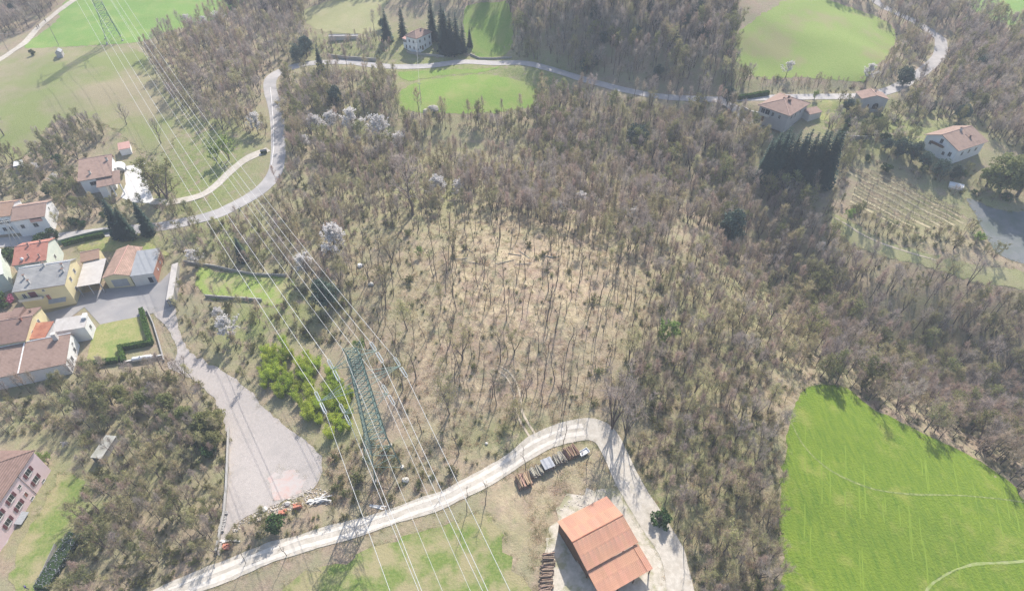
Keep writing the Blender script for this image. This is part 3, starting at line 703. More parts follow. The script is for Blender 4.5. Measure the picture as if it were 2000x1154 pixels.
strip('path', 'pale trodden path curving through the bright green field', 'path', [(1790,1190),(1812,1150),(1840,1125),(1880,1108),(1930,1100),(2050,1092)], [.2,.5,.5,.55,.5], mat('pale_path', (.33,.35,.17), (.22,.29,.06), .9, world=True), .10, .25, keep=False)
# mowing lines of the field
M_MOW = mat('mown_line', (.205,.28,.035), (.165,.245,.022), 1.0, world=True)
_r = random.Random(3)
for k in range(34):
    x = _r.uniform(1545, 1985); y0 = _r.uniform(820, 1080); y1 = y0 + _r.uniform(30, 110); dx = (x - 1600) * .0006
    if not inpoly([x], [y0], CLEAR[0])[0] or not inpoly([x + dx * (y1 - y0)], [min(y1, 1180)], CLEAR[0])[0]: continue
    strip('mown_line', 'thin pale mowing line in the bright green field', 'mown line', [(x, y0), (x + dx * (y1 - y0) * .5 + _r.uniform(-2, 2), (y0 + y1) / 2), (x + dx * (y1 - y0), y1)], _r.uniform(.14, .3), M_MOW, .09, .05, keep=False)
for k, o in enumerate([o for o in COL.objects if o.name.startswith('mown_line')]): o['group'] = 'mowing lines of the green field'

# ================================================================== buildings
def fit(A, B, C, h):
    """rectangle under three eave corners seen in the photo (A front left, B front right, C back right) at height h above ground"""
    z0 = float(at(*B, dz=h)[2]) - h
    for _ in range(4):
        P = [np.array(plane_pt(p[0], p[1], z0 + h)) for p in (A, B, C)]
        c = (P[0] + P[2]) / 2; z0 = float(HT(c[0], c[1]))
    u = P[1] - P[0]; v = P[2] - P[1]; lu, lv = np.linalg.norm(u), np.linalg.norm(v)
    au = math.atan2(u[1], u[0]); av = math.atan2(v[1], v[0]) - math.pi / 2
    av = au + (av - au + math.pi) % (2 * math.pi) - math.pi
    a = (au * lu + av * lv) / (lu + lv)
    e = np.array([math.cos(a), math.sin(a)]); n = np.array([-e[1], e[0]])
    w = abs((P[2] - P[0]) @ e); d = abs((P[2] - P[0]) @ n)
    return dict(x=c[0], y=c[1], w=w, d=d, a=a, z=z0)

def bld(name, label, f, h, cat='house', sink=1.2):
    f['e'] = empty(name, (f['x'], f['y'], f['z']), f['a'], label, cat); f['h'] = h; f['sink'] = sink
    return f

def walls(f, mt, over=.35, ridge=None, rise=0.0, split=.5, name='wall', h=None, hb=None):
    """box walls; ridge 'x' or 'y' adds gables; hb: back height for a lean-to"""
    w, d = f['w'] / 2 - over, f['d'] / 2 - over; h = h or f['h']; s = -f['sink']; hb = h if hb is None else hb
    m = MB()
    if ridge == 'x':
        yr = -f['d'] / 2 + f['d'] * split; zr = h + rise
        k = rise / (f['d'] * split); kb = rise / (f['d'] * (1 - split)); hf = h + over * k - .12; hbk = h + over * kb - .12; zr -= .12
        prof = [(-d, s), (d, s), (d, hbk), (yr, zr), (-d, hf)]
        a = [(-w, y, z) for y, z in prof]; b = [(w, y, z) for y, z in prof]
    elif ridge == 'y':
        xr = -f['w'] / 2 + f['w'] * split; zr = h + rise - .12
        k = rise / (f['w'] * split); kb = rise / (f['w'] * (1 - split)); hl = h + over * k - .12; hr = h + over * kb - .12
        prof = [(-w, s), (w, s), (w, hr), (xr, zr), (-w, hl)]
        a = [(x, d, z) for x, z in prof]; b = [(x, -d, z) for x, z in prof]
    else:
        hf = h - .1; hk = hb - .1
        prof = [(-d, s), (d, s), (d, hk), (-d, hf)]
        a = [(-w, y, z) for y, z in prof]; b = [(w, y, z) for y, z in prof]
    n = len(a); m.v = a + b; m.f = [list(range(n))[::-1] if ridge != 'y' else list(range(n))[::-1], list(range(n, 2 * n))]
    for i in range(n):
        j = (i + 1) % n; m.f.append([i, j, n + j, n + i])
    o = m.build(name, mt, f['e']); bm = bmesh.new(); bm.from_mesh(o.data); bmesh.ops.recalc_face_normals(bm, faces=bm.faces); bm.to_mesh(o.data); bm.free()
    return o

def roof_gable(f, mt, axis, rise, split=.5, th=.18, h=None, cap=None, name='roof'):
    """two slabs and a ridge cap"""
    w, d = f['w'] / 2, f['d'] / 2; h = h or f['h']; z1 = h + rise
    m = MB()
    if axis == 'x':
        yr = -d + 2 * d * split
        m.slab([(-w,-d,h),(w,-d,h),(w,yr,z1),(-w,yr,z1)], th); m.slab([(-w,yr+.004,z1),(w,yr+.004,z1),(w,d,h),(-w,d,h)], th)
    else:
        xr = -w + 2 * w * split
        m.slab([(-w,-d,h),(xr,-d,z1),(xr,d,z1),(-w,d,h)], th); m.slab([(xr+.004,-d,z1),(w,-d,h),(w,d,h),(xr+.004,d,z1)], th)
    o = m.build(name, mt, f['e'])
    c = MB()
    if axis == 'x': c.tube((-w - .03, yr, z1 + .03), (w + .03, yr, z1 + .03), .13, n=6)
    else: c.tube((xr, -d - .03, z1 + .03), (xr, d + .03, z1 + .03), .13, n=6)
    c.build('ridge_cap', cap or mt, o)
    if axis == 'x': MB().box(-w, w, -d - .12, -d - .01, h - .16, h - .02).build('gutter', M_GUTTER, o)
    else:
        MB().box(-w - .12, -w - .01, -d, d, h - .16, h - .02).build('gutter', M_GUTTER, o); MB().box(w + .01, w + .12, -d, d, h - .16, h - .02).build('gutter', M_GUTTER, o)
    return o

def roof_hip(f, mt, rise, th=.18, cap=None):
    w, d = f['w'] / 2, f['d'] / 2; h = f['h']; z1 = h + rise; m = MB()
    if w >= d: r0, r1 = (-(w - d), 0, z1), ((w - d), 0, z1)
    else: r0, r1 = (0, -(d - w), z1), (0, (d - w), z1)
    c = [(-w,-d,h),(w,-d,h),(w,d,h),(-w,d,h)]
    if w >= d: fs = [[c[0], c[1], r1, r0], [c[1], c[2], r1], [c[2], c[3], r0, r1], [c[3], c[0], r0]]
    else: fs = [[c[0], c[1], r0], [c[1], c[2], r1, r0], [c[2], c[3], r1], [c[3], c[0], r0, r1]]
    for p in fs: m.poly(p)
    lo = [(x, y, h - th) for x, y, _ in c]
    for i in range(4):
        j = (i + 1) % 4; m.poly([lo[i], lo[j], c[j], c[i]])
    m.poly(lo[::-1]); o = m.build('roof', mt, f['e'])
    k = MB()
    ends = (r0, r1, r1, r0) if w >= d else (r0, r0, r1, r1)
    for p, q in zip(c, ends): k.tube((p[0], p[1], p[2] + .03), (q[0], q[1], q[2] + .03), .12, n=5)
    k.tube((r0[0], r0[1], r0[2] + .03), (r1[0], r1[1], r1[2] + .03), .12, n=5)
    k.build('ridge_cap', cap or mt, o)
    return o

def roof_lean(f, mt, h0, h1, th=.14, name='roof', axis='y'):
    """one slab: front height h0, back height h1"""
    w, d = f['w'] / 2, f['d'] / 2
    q = [(-w,-d,h0),(w,-d,h0),(w,d,h1),(-w,d,h1)] if axis == 'y' else [(-w,-d,h0),(w,-d,h1),(w,d,h1),(-w,d,h0)]
    return MB().slab(q, th).build(name, mt, f['e'])

def on_side(f, side, u, z, over=.35):
    """point and axes on an outer wall: u in -1..1 along it"""
    w, d = f['w'] / 2 - over, f['d'] / 2 - over
    return {'S': ((u * w, -d, z), 0.0), 'E': ((w, u * d, z), math.pi / 2), 'N': ((-u * w, d, z), math.pi), 'W': ((-w, -u * d, z), -math.pi / 2)}[side]

def window(f, side, u, z, w=1.0, h=1.3, shutter=None, over=.35, door=None, frame=None):
    """frame proud of the wall, pane (or door leaf) set back in it, sill below, optional open shutters"""
    (x, y, zz), rz = on_side(f, side, u, z, over)
    fr = MB(); t = .09
    fr.box(-w/2-t, -w/2, -.07, .05, 0, h); fr.box(w/2, w/2+t, -.07, .05, 0, h); fr.box(-w/2-t, w/2+t, -.07, .05, h, h+t)
    if door is None:
        fr.box(-w/2-t-.06, w/2+t+.06, -.16, .05, -.09, 0); fr.box(-.03, .03, -.045, -.012, 0, h)
    o = fr.build('door' if door else 'window', frame or M_FRAME, f['e']); o.location = (x, y, zz); o.rotation_euler = (0, 0, rz)
    MB().box(-w/2, w/2, -.02, .03, 0, h).build('leaf' if door else 'pane', door or M_GLASS, o)
    if shutter:
        for s in (-1, 1):
            a = s * (w/2 + t); b = a + s * w * .52
            MB().box(min(a, b) + (.01 if s > 0 else 0), max(a, b) - (.01 if s < 0 else 0), -.115, -.075, .02, h - .02).build('shutter', shutter, o)
    return o

def chimney(f, x, y, z, h, w=.5, mt=None, cap=True, tall=1.0):
    o = MB().box(-w/2, w/2, -w/2, w/2, -tall, h).build('chimney', mt or M_PLASTER, f['e']); o.location = (x, y, z)
    if cap: MB().box(-w*.7, w*.7, -w*.7, w*.7, h + .16, h + .26).box(-w*.35, w*.35, -w*.35, w*.35, h, h + .16).build('chimney_cap', M_TILE_D, o)
    return o
def roof_z(f, y, rise, split=.5, axis='x'):
    D = f['d'] if axis == 'x' else f['w']; t = (y + D / 2) / D
    return f['h'] + rise * (t / split if t < split else (1 - t) / (1 - split))

def tilemat(n, a, b, scale=1.6, ang='Y'):
    return mat(n, a, b, scale, bump=.35, bscale=5, c3=tuple(x * .72 for x in a), scale3=.6, wave=(.75, ang, 1.2, .75), lo3=.5, hi3=.7)
M_GUTTER = mat('gutter', (.22,.17,.14), metal=.3, rough=.5)
M_FRAME = mat('window_frame', (.55,.53,.50)); M_GLASS = mat('window_glass', (.025,.03,.04), rough=.12, spec=.6)
M_MAROON = mat('maroon_shutter', (.16,.055,.06)); M_WOODD = mat('wood_dark', (.12,.065,.045), (.17,.10,.06), 3); M_WOODR = mat('door_red', (.30,.12,.09))
M_PLASTER = mat('plaster', (.62,.59,.55), (.55,.52,.48), .8); M_WHITE = mat('white_plaster', (.82,.81,.80), (.76,.75,.74), .5, c3=(.66,.64,.62), scale3=.4, lo3=.58, hi3=.75)
M_CREAM = mat('cream_plaster', (.70,.61,.36), (.64,.55,.33), .4); M_PINK = mat('pink_plaster', (.82,.63,.645), (.77,.585,.60), .4); M_GREYP = mat('grey_plaster', (.46,.44,.43), (.40,.385,.38), .5)
M_BRICK = mat('brick_wall', (.46,.24,.17), (.38,.19,.14), 3, wave=(3, 'Z', .3, .5)); M_MINT = mat('mint_plaster', (.66,.70,.62), (.58,.63,.56), .5)
M_TILE_D = tilemat('dark_brown_tile', (.25,.165,.135), (.30,.20,.17)); M_TILE_B = tilemat('brown_tile', (.33,.225,.18), (.40,.285,.235)); M_TILE_R = tilemat('red_tile', (.47,.20,.15), (.53,.25,.19))
M_TILE_O = tilemat('old_orange_tile', (.44,.28,.20), (.36,.25,.19)); M_TILE_P = tilemat('pinkish_tile', (.36,.245,.20), (.42,.295,.24)); M_TILE_PX = tilemat('pinkish_tile_cross', (.37,.25,.205), (.43,.30,.245), ang='X'); M_TILE_BX = tilemat('brown_tile_cross', (.36,.25,.20), (.42,.30,.24), ang='X')
M_SLATE = mat('grey_slate', (.34,.335,.33), (.25,.25,.25), 1.4, bump=.3, wave=(.6, 'Y', 2.5, .6), c3=(.42,.41,.39), scale3=.35); M_METAL = mat('grey_sheet', (.36,.37,.385), (.31,.32,.33), .8, wave=(.9, 'X', .2, .45), rough=.6)
M_SHEET = mat('pale_sheet', (.60,.56,.52), (.50,.46,.42), .8, wave=(.9, 'X', .4, .4)); M_RUST = mat('rusty_sheet', (.38,.155,.095), (.28,.11,.075), .7, c3=(.45,.22,.14), scale3=.4)
M_RIDGE = mat('pale_ridge_tile', (.56,.40,.33), (.48,.33,.27), 4); M_CONCRETE = mat('concrete', (.42,.40,.375), (.34,.325,.305), 1.2, bump=.3); M_PINKR = mat('pink_roof', (.58,.33,.28), (.62,.39,.33), 1.5, wave=(.75, 'Y', .6, .5))

def cr(x0, y0, s): return lambda a, b: (x0 + a * s, y0 + b * s)
Wc = cr(740, 30, 200/1990); Rc = cr(1460, 160, 200/1990); Fc = cr(1770, 220, 200/1990); Dc = cr(120, 280, 200/1990); Gc = cr(0, 360, 200/1990); Pc = cr(0, 850, 200/759); Bc = cr(1050, 940, 300/1618)
Cc = cr(0, 440, 340/1962); Lc_ = cr(0, 580, 340/1962); Sc = cr(1640, 150, 240/1978)
FOOT = []            # footprints (world) kept free of plants
def reg(f, m=.6): FOOT.append((f['x'], f['y'], f['a'], f['w'] / 2 + m, f['d'] / 2 + m)); return f

# --- white farmhouse at the top
f = reg(bld('farmhouse', 'tall white farmhouse with hipped tile roof beside dark spruces above the road', fit(Wc(495,398), Wc(720,442), Wc(1035,320), 6.4), 6.4))
walls(f, M_WHITE, .45); roof_hip(f, M_TILE_P, 2.1, cap=M_RIDGE)
for u in (-.38, .42):
    for z in (1.1, 3.9): window(f, 'S', u, z, .75, 1.15, over=.45)
for u in (-.55, .1, .72):
    for z in (1.1, 3.9): window(f, 'E', u, z, .75, 1.15, over=.45)
window(f, 'E', -.86, .9, .5, .6, over=.45); window(f, 'E', -.25, .05, .95, 2.0, over=.45, door=M_WOODD)
chimney(f, .8, 1.2, 7.4, 1.2)
f2 = dict(f); a = f['a']; wx = f['w'] * .34; L2 = -f['w'] / 2 - wx / 2 + .35
o = MB().box(L2 - wx/2, L2 + wx/2, -f['d']*.42, f['d']*.2, -1.2, 4.7).build('annex_wall', M_WHITE, f['e'])
MB().slab([(L2-wx/2-.3,-f['d']*.46,4.75),(L2+wx/2,-f['d']*.46,4.75),(L2+wx/2,f['d']*.22,6.0),(L2-wx/2-.3,f['d']*.22,6.0)], .15).build('annex_roof', M_PINKR, f['e'])
for k, (z, hh) in enumerate(((.3, 1.7), (3.1, 1.0))):
    for sx in (-.25, .25):
        if k == 0 and sx < 0: continue
        MB().box(L2 + wx*sx - .45, L2 + wx*sx + .45, -f['d']*.42 - .03, -f['d']*.42 + .02, z, z + hh).build('window', M_GLASS, f['e'])

# --- large villa, right
f = reg(bld('villa', 'large pale villa with wide hipped tile roof behind a row of spruces', fit(Rc(205,440), Rc(830,665), Rc(1235,405), 6.2), 6.2)); VILLA = f
walls(f, M_GREYP, .7); roof_hip(f, M_TILE_P, 2.6, cap=M_RIDGE)
for x, y, z, h in ((.3, 1.2, 8.3, .9), (-.6, -.6, 7.9, .9), (1.5, -.9, 7.8, 1.0), (2.1, -.6, 7.9, .9), (.9, -3.2, 6.9, .8)): chimney(f, x, y, z, h, .55, M_TILE_D)
window(f, 'S', -.72, 3.4, 1.5, 1.9, over=.7); window(f, 'S', -.4, 3.3, 1.8, 2.1, over=.7, frame=M_PLASTER); window(f, 'S', -.02, 3.5, .9, 1.6, over=.7); window(f, 'S', -.6, .2, 1.0, 2.1, over=.7, door=M_WOODD)
window(f, 'S', .45, 3.5, .9, 1.4, over=.7)
for u in (-.6, -.2, .3): window(f, 'E', u, 3.6, .9, 1.3, over=.7)
w_, d_ = f['w']/2 - .7, f['d']/2 - .7
MB().box(-w_*.95, -w_*.15, -d_-1.2, -d_+.003, 2.95, 3.12).box(-w_*.95, -w_*.15, -d_-1.2, -d_-1.12, 3.12, 4.0).build('balcony', M_PLASTER, f['e'])
MB().tube((-.1, -.8, 8.0), (-.1, -1.0, 8.25), .55, .55, 12).build('satellite_dish', M_WHITE, f['e'])
g = reg(bld('garden_shed', 'small tiled outbuilding at the corner of the large villa', fit(Rc(1215,640), Rc(1390,570), Rc(1330,510), 2.8), 2.8, 'shed'))
walls(g, M_PLASTER, .2); roof_lean(g, M_TILE_P, 2.8, 3.6)

# --- small house by the road bend, right
f = reg(bld('roadside_house', 'small grey house with broad gable and arched opening by the bright road', fit(Sc(370,330), Sc(800,335), Sc(700,225), 4.4), 4.4))
walls(f, M_GREYP, .3, 'y', 1.5); roof_gable(f, M_TILE_PX, 'y', 1.5, cap=M_RIDGE)
window(f, 'S', -.35, .2, .7, 1.9, over=.3, door=M_WOODD)
m = MB(); n = 10; pr = [(math.cos(math.pi * i / n) * 1.15 + 1.2, 1.4 + math.sin(math.pi * i / n) * 1.1) for i in range(n + 1)] + [(.05, .1), (2.35, .1)]
m.poly([(x, -f['d']/2 + .265, z) for x, z in pr[:n+1] + [pr[n+1], pr[n+2]]], True); m.build('arch_shade', M_GLASS, f['e'])  # flat dark panel on the wall, painting the shade inside the arched opening
chimney(f, 1.2, 1.0, 5.2, .8)

# --- far right house
f = reg(bld('gabled_house', 'white gabled house with shady balcony and broad tile roof among pines', fit(Fc(350,430), Fc(985,668), Fc(1600,560), 4.6), 4.6)); GABLED = f
walls(f, M_WHITE, .6, 'y', 2.7, .42); roof_gable(f, M_TILE_BX, 'y', 2.7, .42, cap=M_RIDGE)
window(f, 'S', -.6, 2.1, .9, 1.3, over=.6); window(f, 'S', -.05, 4.2, 1.0, 1.5, over=.6); window(f, 'S', .35, .7, .9, 1.1, over=.6); window(f, 'S', .7, 1.2, 1.0, 1.5, over=.6)
w_, d_ = f['w']/2 - .6, f['d']/2 - .6
MB().box(-w_*.5, w_*.25, -d_-1.3, -d_+.003, 3.3, 3.45).box(-w_*.5, w_*.25, -d_-1.3, -d_-1.22, 3.45, 4.2).build('balcony', M_WOODD, f['e'])
for u in (-.5, 0, .5): window(f, 'E', u, 1.6, .9, 1.3, over=.6)
chimney(f, -.6, 1.5, 6.6, 1.4, .7, M_PLASTER); chimney(f, 3.2, 2.2, 5.6, .9, .5, M_TILE_D)
d2 = MB(); d2.slab([(f['w']*.1, d_*.2, 6.6), (f['w']*.42, d_*.2, 5.0), (f['w']*.42, d_*.8, 5.0), (f['w']*.1, d_*.8, 6.6)], .15); d2.build('dormer_roof', M_TILE_BX, f['e'])

# --- brown roofed house, left
f = reg(bld('brown_roof_house', 'house with one broad brown roof slope and two chimneys by the white paved yard', fit(Dc(310,745), Dc(1010,632), Dc(1035,262), 5.2), 5.2)); BROWNH = f
walls(f, M_WHITE, .5, 'x', 1.9, .88); roof_gable(f, M_TILE_P, 'x', 1.9, .88, cap=M_RIDGE)
window(f, 'S', -.25, 2.6, 2.0, 1.3, over=.5, shutter=None); window(f, 'S', .05, .3, 1.0, 1.0, over=.5)
chimney(f, -f['w']*.13, -f['d']*.28, roof_z(f, -f['d']*.28, 1.9, .88), 1.1, .55, M_PLASTER); chimney(f, f['w']*.36, f['d']*.15, roof_z(f, f['d']*.15, 1.9, .88), 1.1, .6, M_PLASTER)
vx0, vx1, vy0, vy1 = f['w']*.02, f['w']*.72, -f['d']*.78, -f['d']*.30
MB().slab([(vx0,vy0,3.75),(vx1,vy0,3.75),(vx1,vy1,5.35),(vx0,vy1,5.35)], .15).build('veranda_roof', M_TILE_P, f['e'])
for px_ in (vx0 + .5, (vx0 + vx1) / 2 + .6, vx1 - .4): MB().box(px_-.18, px_+.18, vy0+.35, vy0+.7, -1, 3.68).build('pillar', M_WHITE, f['e'])
MB().box(vx0+.3, vx0 + (vx1-vx0)*.35, vy0+.45, vy1, -1, 3.6).build('veranda_wall', M_WHITE, f['e'])
m = MB()
for i in range(8):
    t0, t1 = math.pi * i / 8, math.pi * (i + 1) / 8
    m.poly([(f['w']*.56 + 1.9*math.cos(t0), f['d']*.05, 2.6 + 1.5*math.sin(t0)), (f['w']*.56 + 1.9*math.cos(t1), f['d']*.05, 2.6 + 1.5*math.sin(t1)), (f['w']*.56 + 1.9*math.cos(t1), f['d']*.36, 2.6 + 1.5*math.sin(t1)), (f['w']*.56 + 1.9*math.cos(t0), f['d']*.36, 2.6 + 1.5*math.sin(t0))])
m.box(f['w']*.56-1.9, f['w']*.56+1.9, f['d']*.34, f['d']*.36, -1, 2.6); m.build('arched_canopy', M_WHITE, f['e'])

# --- houses on the left edge
f = reg(bld('terrace_house', 'pale house with recessed roof terrace and old tile roof by the street', fit(Gc(195,715), Gc(860,610), Gc(1015,285), 6.0), 6.0))
walls(f, M_WHITE, .3, 'x', 1.7, .55); roof_gable(f, M_TILE_P, 'x', 1.7, .55, cap=M_RIDGE)
MB().box(f['w']*.02, f['w']*.36, -f['d']*.475, -f['d']*.2, 4.6, 6.05).build('roof_terrace', M_GLASS, f['e'])  # near-black block standing in for the shade of the recessed terrace
MB().box(f['w']*.02, f['w']*.36, -f['d']*.5, -f['d']*.475-.003, 4.4, 5.4).build('terrace_parapet', M_PINKR, f['e'])
window(f, 'S', -.6, 2.8, .9, 1.2, over=.3); window(f, 'E', 0.1, 5.0, .4, .9, over=.3); window(f, 'S', .2, 2.6, 1.2, 1.3, over=.3)
f = reg(bld('old_tile_house', 'pale blue house with old mottled tile roof at the edge by the street', fit(Gc(-420,680), Gc(190,605), Gc(400,285), 6.0), 6.0))
walls(f, M_WHITE, .3, 'x', 1.5, .62); roof_gable(f, M_TILE_O, 'x', 1.5, .62, cap=M_RIDGE)
for u in (.1, .55): window(f, 'S', u, 3.2, .9, 1.3, over=.3, shutter=M_GREYP); window(f, 'S', u, .6, .9, 1.2, over=.3)
f = reg(bld('red_roof_house', 'white house with bright red tile roof just behind the cream house', fit(Cc(132,458), Cc(522,392), Cc(620,138), 6.6), 6.6))
walls(f, M_MINT, .25, 'x', 1.9, .60); roof_gable(f, M_TILE_R, 'x', 1.9, .60, cap=M_PINKR)
for ux, uy in ((-.08, .06), (.28, .1), (-.02, -.3), (.3, -.36)): chimney(f, f['w']*ux, f['d']*uy, roof_z(f, f['d']*uy, 1.9, .6), .7, .4, M_PINKR)
MB().tube((-f['w']*.2, -f['d']*.36, f['h']+.8), (-f['w']*.2, -f['d']*.40, f['h']+1.0), .4, n=10).build('satellite_dish', M_WHITE, f['e'])
window(f, 'E', 0, 3, .9, 1.2, over=.25)
f = reg(bld('cream_house', 'tall cream house with grey slate roof and maroon shutters on the courtyard', fit(Cc(130,757), Cc(730,668), Cc(862,372), 7.4), 7.4)); CREAM = f
walls(f, M_CREAM, .3, 'x', 1.7, .72); roof_gable(f, M_SLATE, 'x', 1.7, .72, cap=M_WHITE)
window(f, 'S', -.38, 4.4, 1.9, 2.0, over=.3, door=M_MAROON); window(f, 'S', -.72, 4.6, .8, 1.4, over=.3); window(f, 'S', .12, 2.7, .95, 1.9, over=.3, door=M_WOODR); window(f, 'S', .1, 6.0, .5, .6, over=.3)
for u, z in ((-.3, 5.2), (.35, 5.2), (-.35, 1.8), (.3, 1.8)): window(f, 'E', u, z, .9, 1.3, over=.3)
w_, d_ = f['w']/2 - .3, f['d']/2 - .3
MB().box(-w_*.95, -w_*.02, -d_-1.1, -d_+.003, 4.1, 4.25).box(-w_*.95, -w_*.02, -d_-1.1, -d_-1.02, 4.25, 5.0).build('balcony', M_PLASTER, f['e'])
MB().slab([(w_*.05,-d_-1.2,2.2),(w_*.75,-d_-1.2,2.2),(w_*.75,-d_+.05,2.9),(w_*.05,-d_+.05,2.9)], .1).build('porch_roof', M_METAL, f['e'])
for ux, uy in ((-.32, -.12), (.38, .06), (.42, -.1), (.0, .18), (-.2, -.3)): chimney(f, f['w']*ux, f['d']*uy, roof_z(f, f['d']*uy, 1.7, .72), 1.0, .45, M_PLASTER)
MB().tube((0, f['d']*.1, f['h']+1.2), (0, f['d']*.1, f['h']+4.0), .03, n=4).tube((-.8, f['d']*.1, f['h']+3.7), (.8, f['d']*.1, f['h']+3.7), .025, n=4).build('aerial', M_METAL, f['e'])
f = reg(bld('brick_annex', 'low old tile roofed annex between the cream house and the carport', fit(Cc(905,418), Cc(1122,372), Cc(1135,268), 4.6), 4.6, 'annex'))
walls(f, M_CREAM, .15, 'x', 1.0, .75); roof_gable(f, M_TILE_O, 'x', 1.0, .75, cap=M_RIDGE)
f = reg(bld('carport', 'carport with pale corrugated sheet roof on posts beside the cream house', fit(Cc(858,692), Cc(1132,652), Cc(1210,390), 3.8), 3.8, 'carport'))
roof_lean(f, M_SHEET, 3.7, 4.5, .1); w_, d_ = f['w']/2, f['d']/2
for x in (-w_+.2, 0, w_-.2):
    MB().box(x-.1, x+.1, -d_+.1, -d_+.3, -.5, 3.62).build('post', M_METAL, f['e']); MB().box(x-.1, x+.1, d_-.3, d_-.1, -.5, 4.36).build('post', M_METAL, f['e'])
MB().box(-w_*.9, w_*.9, d_-.6, d_-.4, -.5, 4.2).build('back_wall', M_PLASTER, f['e'])
f = reg(bld('garage_barn', 'long garage with mottled tile gable roof and grey sheet door on the courtyard', fit(Cc(1148,598), Cc(1458,566), Cc(1608,242), 3.9), 3.9, 'garage'))
walls(f, M_CREAM, .25, 'y', 1.1); roof_gable(f, mat('mottled_tile', (.42,.28,.21), (.30,.21,.17), 1.6, bump=.4, c3=(.52,.34,.27), scale3=.5, wave=(.75, 'X', .8, .6)), 'y', 1.1, cap=M_PINKR)
w_, d_ = f['w']/2 - .25, f['d']/2 - .25
for k in range(3): MB().box(-w_*.55 + k*w_*.42, -w_*.55 + (k+1)*w_*.42 - .03, -d_-.05, -d_+.02, 0, 2.7).build('garage_door', M_METAL, f['e'])
f = reg(bld('workshop', 'low workshop with plain grey sheet roof and brick end wall', fit(Cc(1462,578), Cc(1730,542), Cc(1812,282), 3.4), 3.4, 'workshop'))
walls(f, M_PLASTER, .15, None, h=3.4, hb=4.3); roof_lean(f, M_METAL, 3.45, 4.35, .12)
w_, d_ = f['w']/2 - .15, f['d']/2 - .15
MB().box(w_+.003, w_+.04, -d_, d_, -.5, 3.2).build('brick_facing', M_BRICK, f['e']); MB().box(w_*.35, w_*.7, -d_-.04, -d_+.02, 0, 2.0).build('door', M_GLASS, f['e']); MB().box(w_*.72, w_*.95, -d_-.05, -d_+.02, 0, 2.0).build('door', M_METAL, f['e'])
for u in (-.3, .3): window(f, 'E', u, 1.6, .5, .5, over=.1)
f = reg(bld('pale_roof_house', 'house with pale green white roof cut by the picture edge beside the cream house', fit(Cc(-330,660), Cc(160,560), Cc(10,262), 5.4), 5.4))
walls(f, M_MINT, .2, 'x', 1.0, .5); roof_gable(f, mat('pale_green_roof', (.60,.64,.58), (.68,.71,.66), .8), 'x', 1.0, .5)
f = reg(bld('long_shed', 'long low open shed with pale corrugated roof along the courtyard drive', fit((324,586), (342,585), (348.5,514), 2.2), 2.2, 'shed'))
w_, d_ = f['w']/2, f['d']/2; roof_lean(f, M_SHEET, 2.2, 2.5, .08, axis='x')
MB().box(w_-.25, w_-.1, -d_+.1, d_-.1, -.5, 2.38).build('back_wall', M_CONCRETE, f['e'])
for k in range(6): yy = -d_ + .2 + k * (2*d_ - .4) / 5; MB().box(-w_+.08, -w_+.2, yy-.06, yy+.06, -.5, 2.12).build('post', M_WOODD, f['e'])

# --- lower left cluster
f = reg(bld('dark_tile_house', 'house with dark tile roof and pale back slope below the courtyard', fit(Lc_(-260,578), Lc_(280,486), Lc_(470,108), 5.8), 5.8))
walls(f, M_CREAM, .25, 'x', 1.5, .60); roof_gable(f, M_TILE_D, 'x', 1.5, .60, cap=M_RIDGE)
for u, z in ((-.35, 3.2), (.35, 3.2)): window(f, 'E', u, z, .8, 1.7, over=.25)
chimney(f, f['w']*.28, f['d']*.03, f['h']+1.0, 1.1, .5, M_TILE_R); chimney(f, f['w']*.36, f['d']*.3, f['h']+.6, .7, .4, M_TILE_D)
MB().hexa([(-f['w']*.02,f['d']*.12,6.6),(f['w']*.2,f['d']*.12,6.6),(f['w']*.2,f['d']*.44,6.0),(-f['w']*.02,f['d']*.44,6.0)], [(-f['w']*.02,f['d']*.12,7.5),(f['w']*.2,f['d']*.12,7.5),(f['w']*.2,f['d']*.44,7.3),(-f['w']*.02,f['d']*.44,7.3)]).build('dormer', M_TILE_D, f['e'])
f = reg(bld('rust_roof_block', 'flat block with rusty red sheet roof between two houses', fit(Lc_(275,478), Lc_(528,484), Lc_(616,280), 4.8), 4.8, 'building'))
walls(f, M_WHITE, .15, None, h=4.7, hb=5.0); roof_lean(f, M_RUST, 4.8, 5.1, .12)
f = reg(bld('white_flat_house', 'white house with sunlit pale flat roof and big chimney facing the lawn', fit(Lc_(590,398), Lc_(965,345), Lc_(1004,212), 4.8), 4.8))
walls(f, M_WHITE, .15, None, h=4.6, hb=5.4); roof_lean(f, M_SHEET, 4.75, 5.5, .14)
MB().box(f['w']*.36, f['w']*.5, f['d']*.1, f['d']*.5, 5.4, 6.0).build('parapet', M_WHITE, f['e']); window(f, 'E', .1, 2.0, .8, 1.2, over=.15)
f = reg(bld('long_tile_house', 'long house with wide brown tile roof above the shrubs, a hedge at its gable', fit(Lc_(-260,958), Lc_(800,782), Lc_(838,432), 4.2), 4.2)); LONGH = f
walls(f, M_WHITE, .2, 'x', 1.7, .92); roof_gable(f, M_TILE_B, 'x', 1.7, .92, cap=M_WHITE)
chimney(f, f['w']*.34, f['d']*.32, f['h']+1.2, 2.4, 1.0, M_PLASTER, cap=False)
MB().box(-f['w']*.07, -f['w']*.07+.3, -f['d']*.5, f['d']*.40, 4.35, 4.5)  # (flashing line merged below)
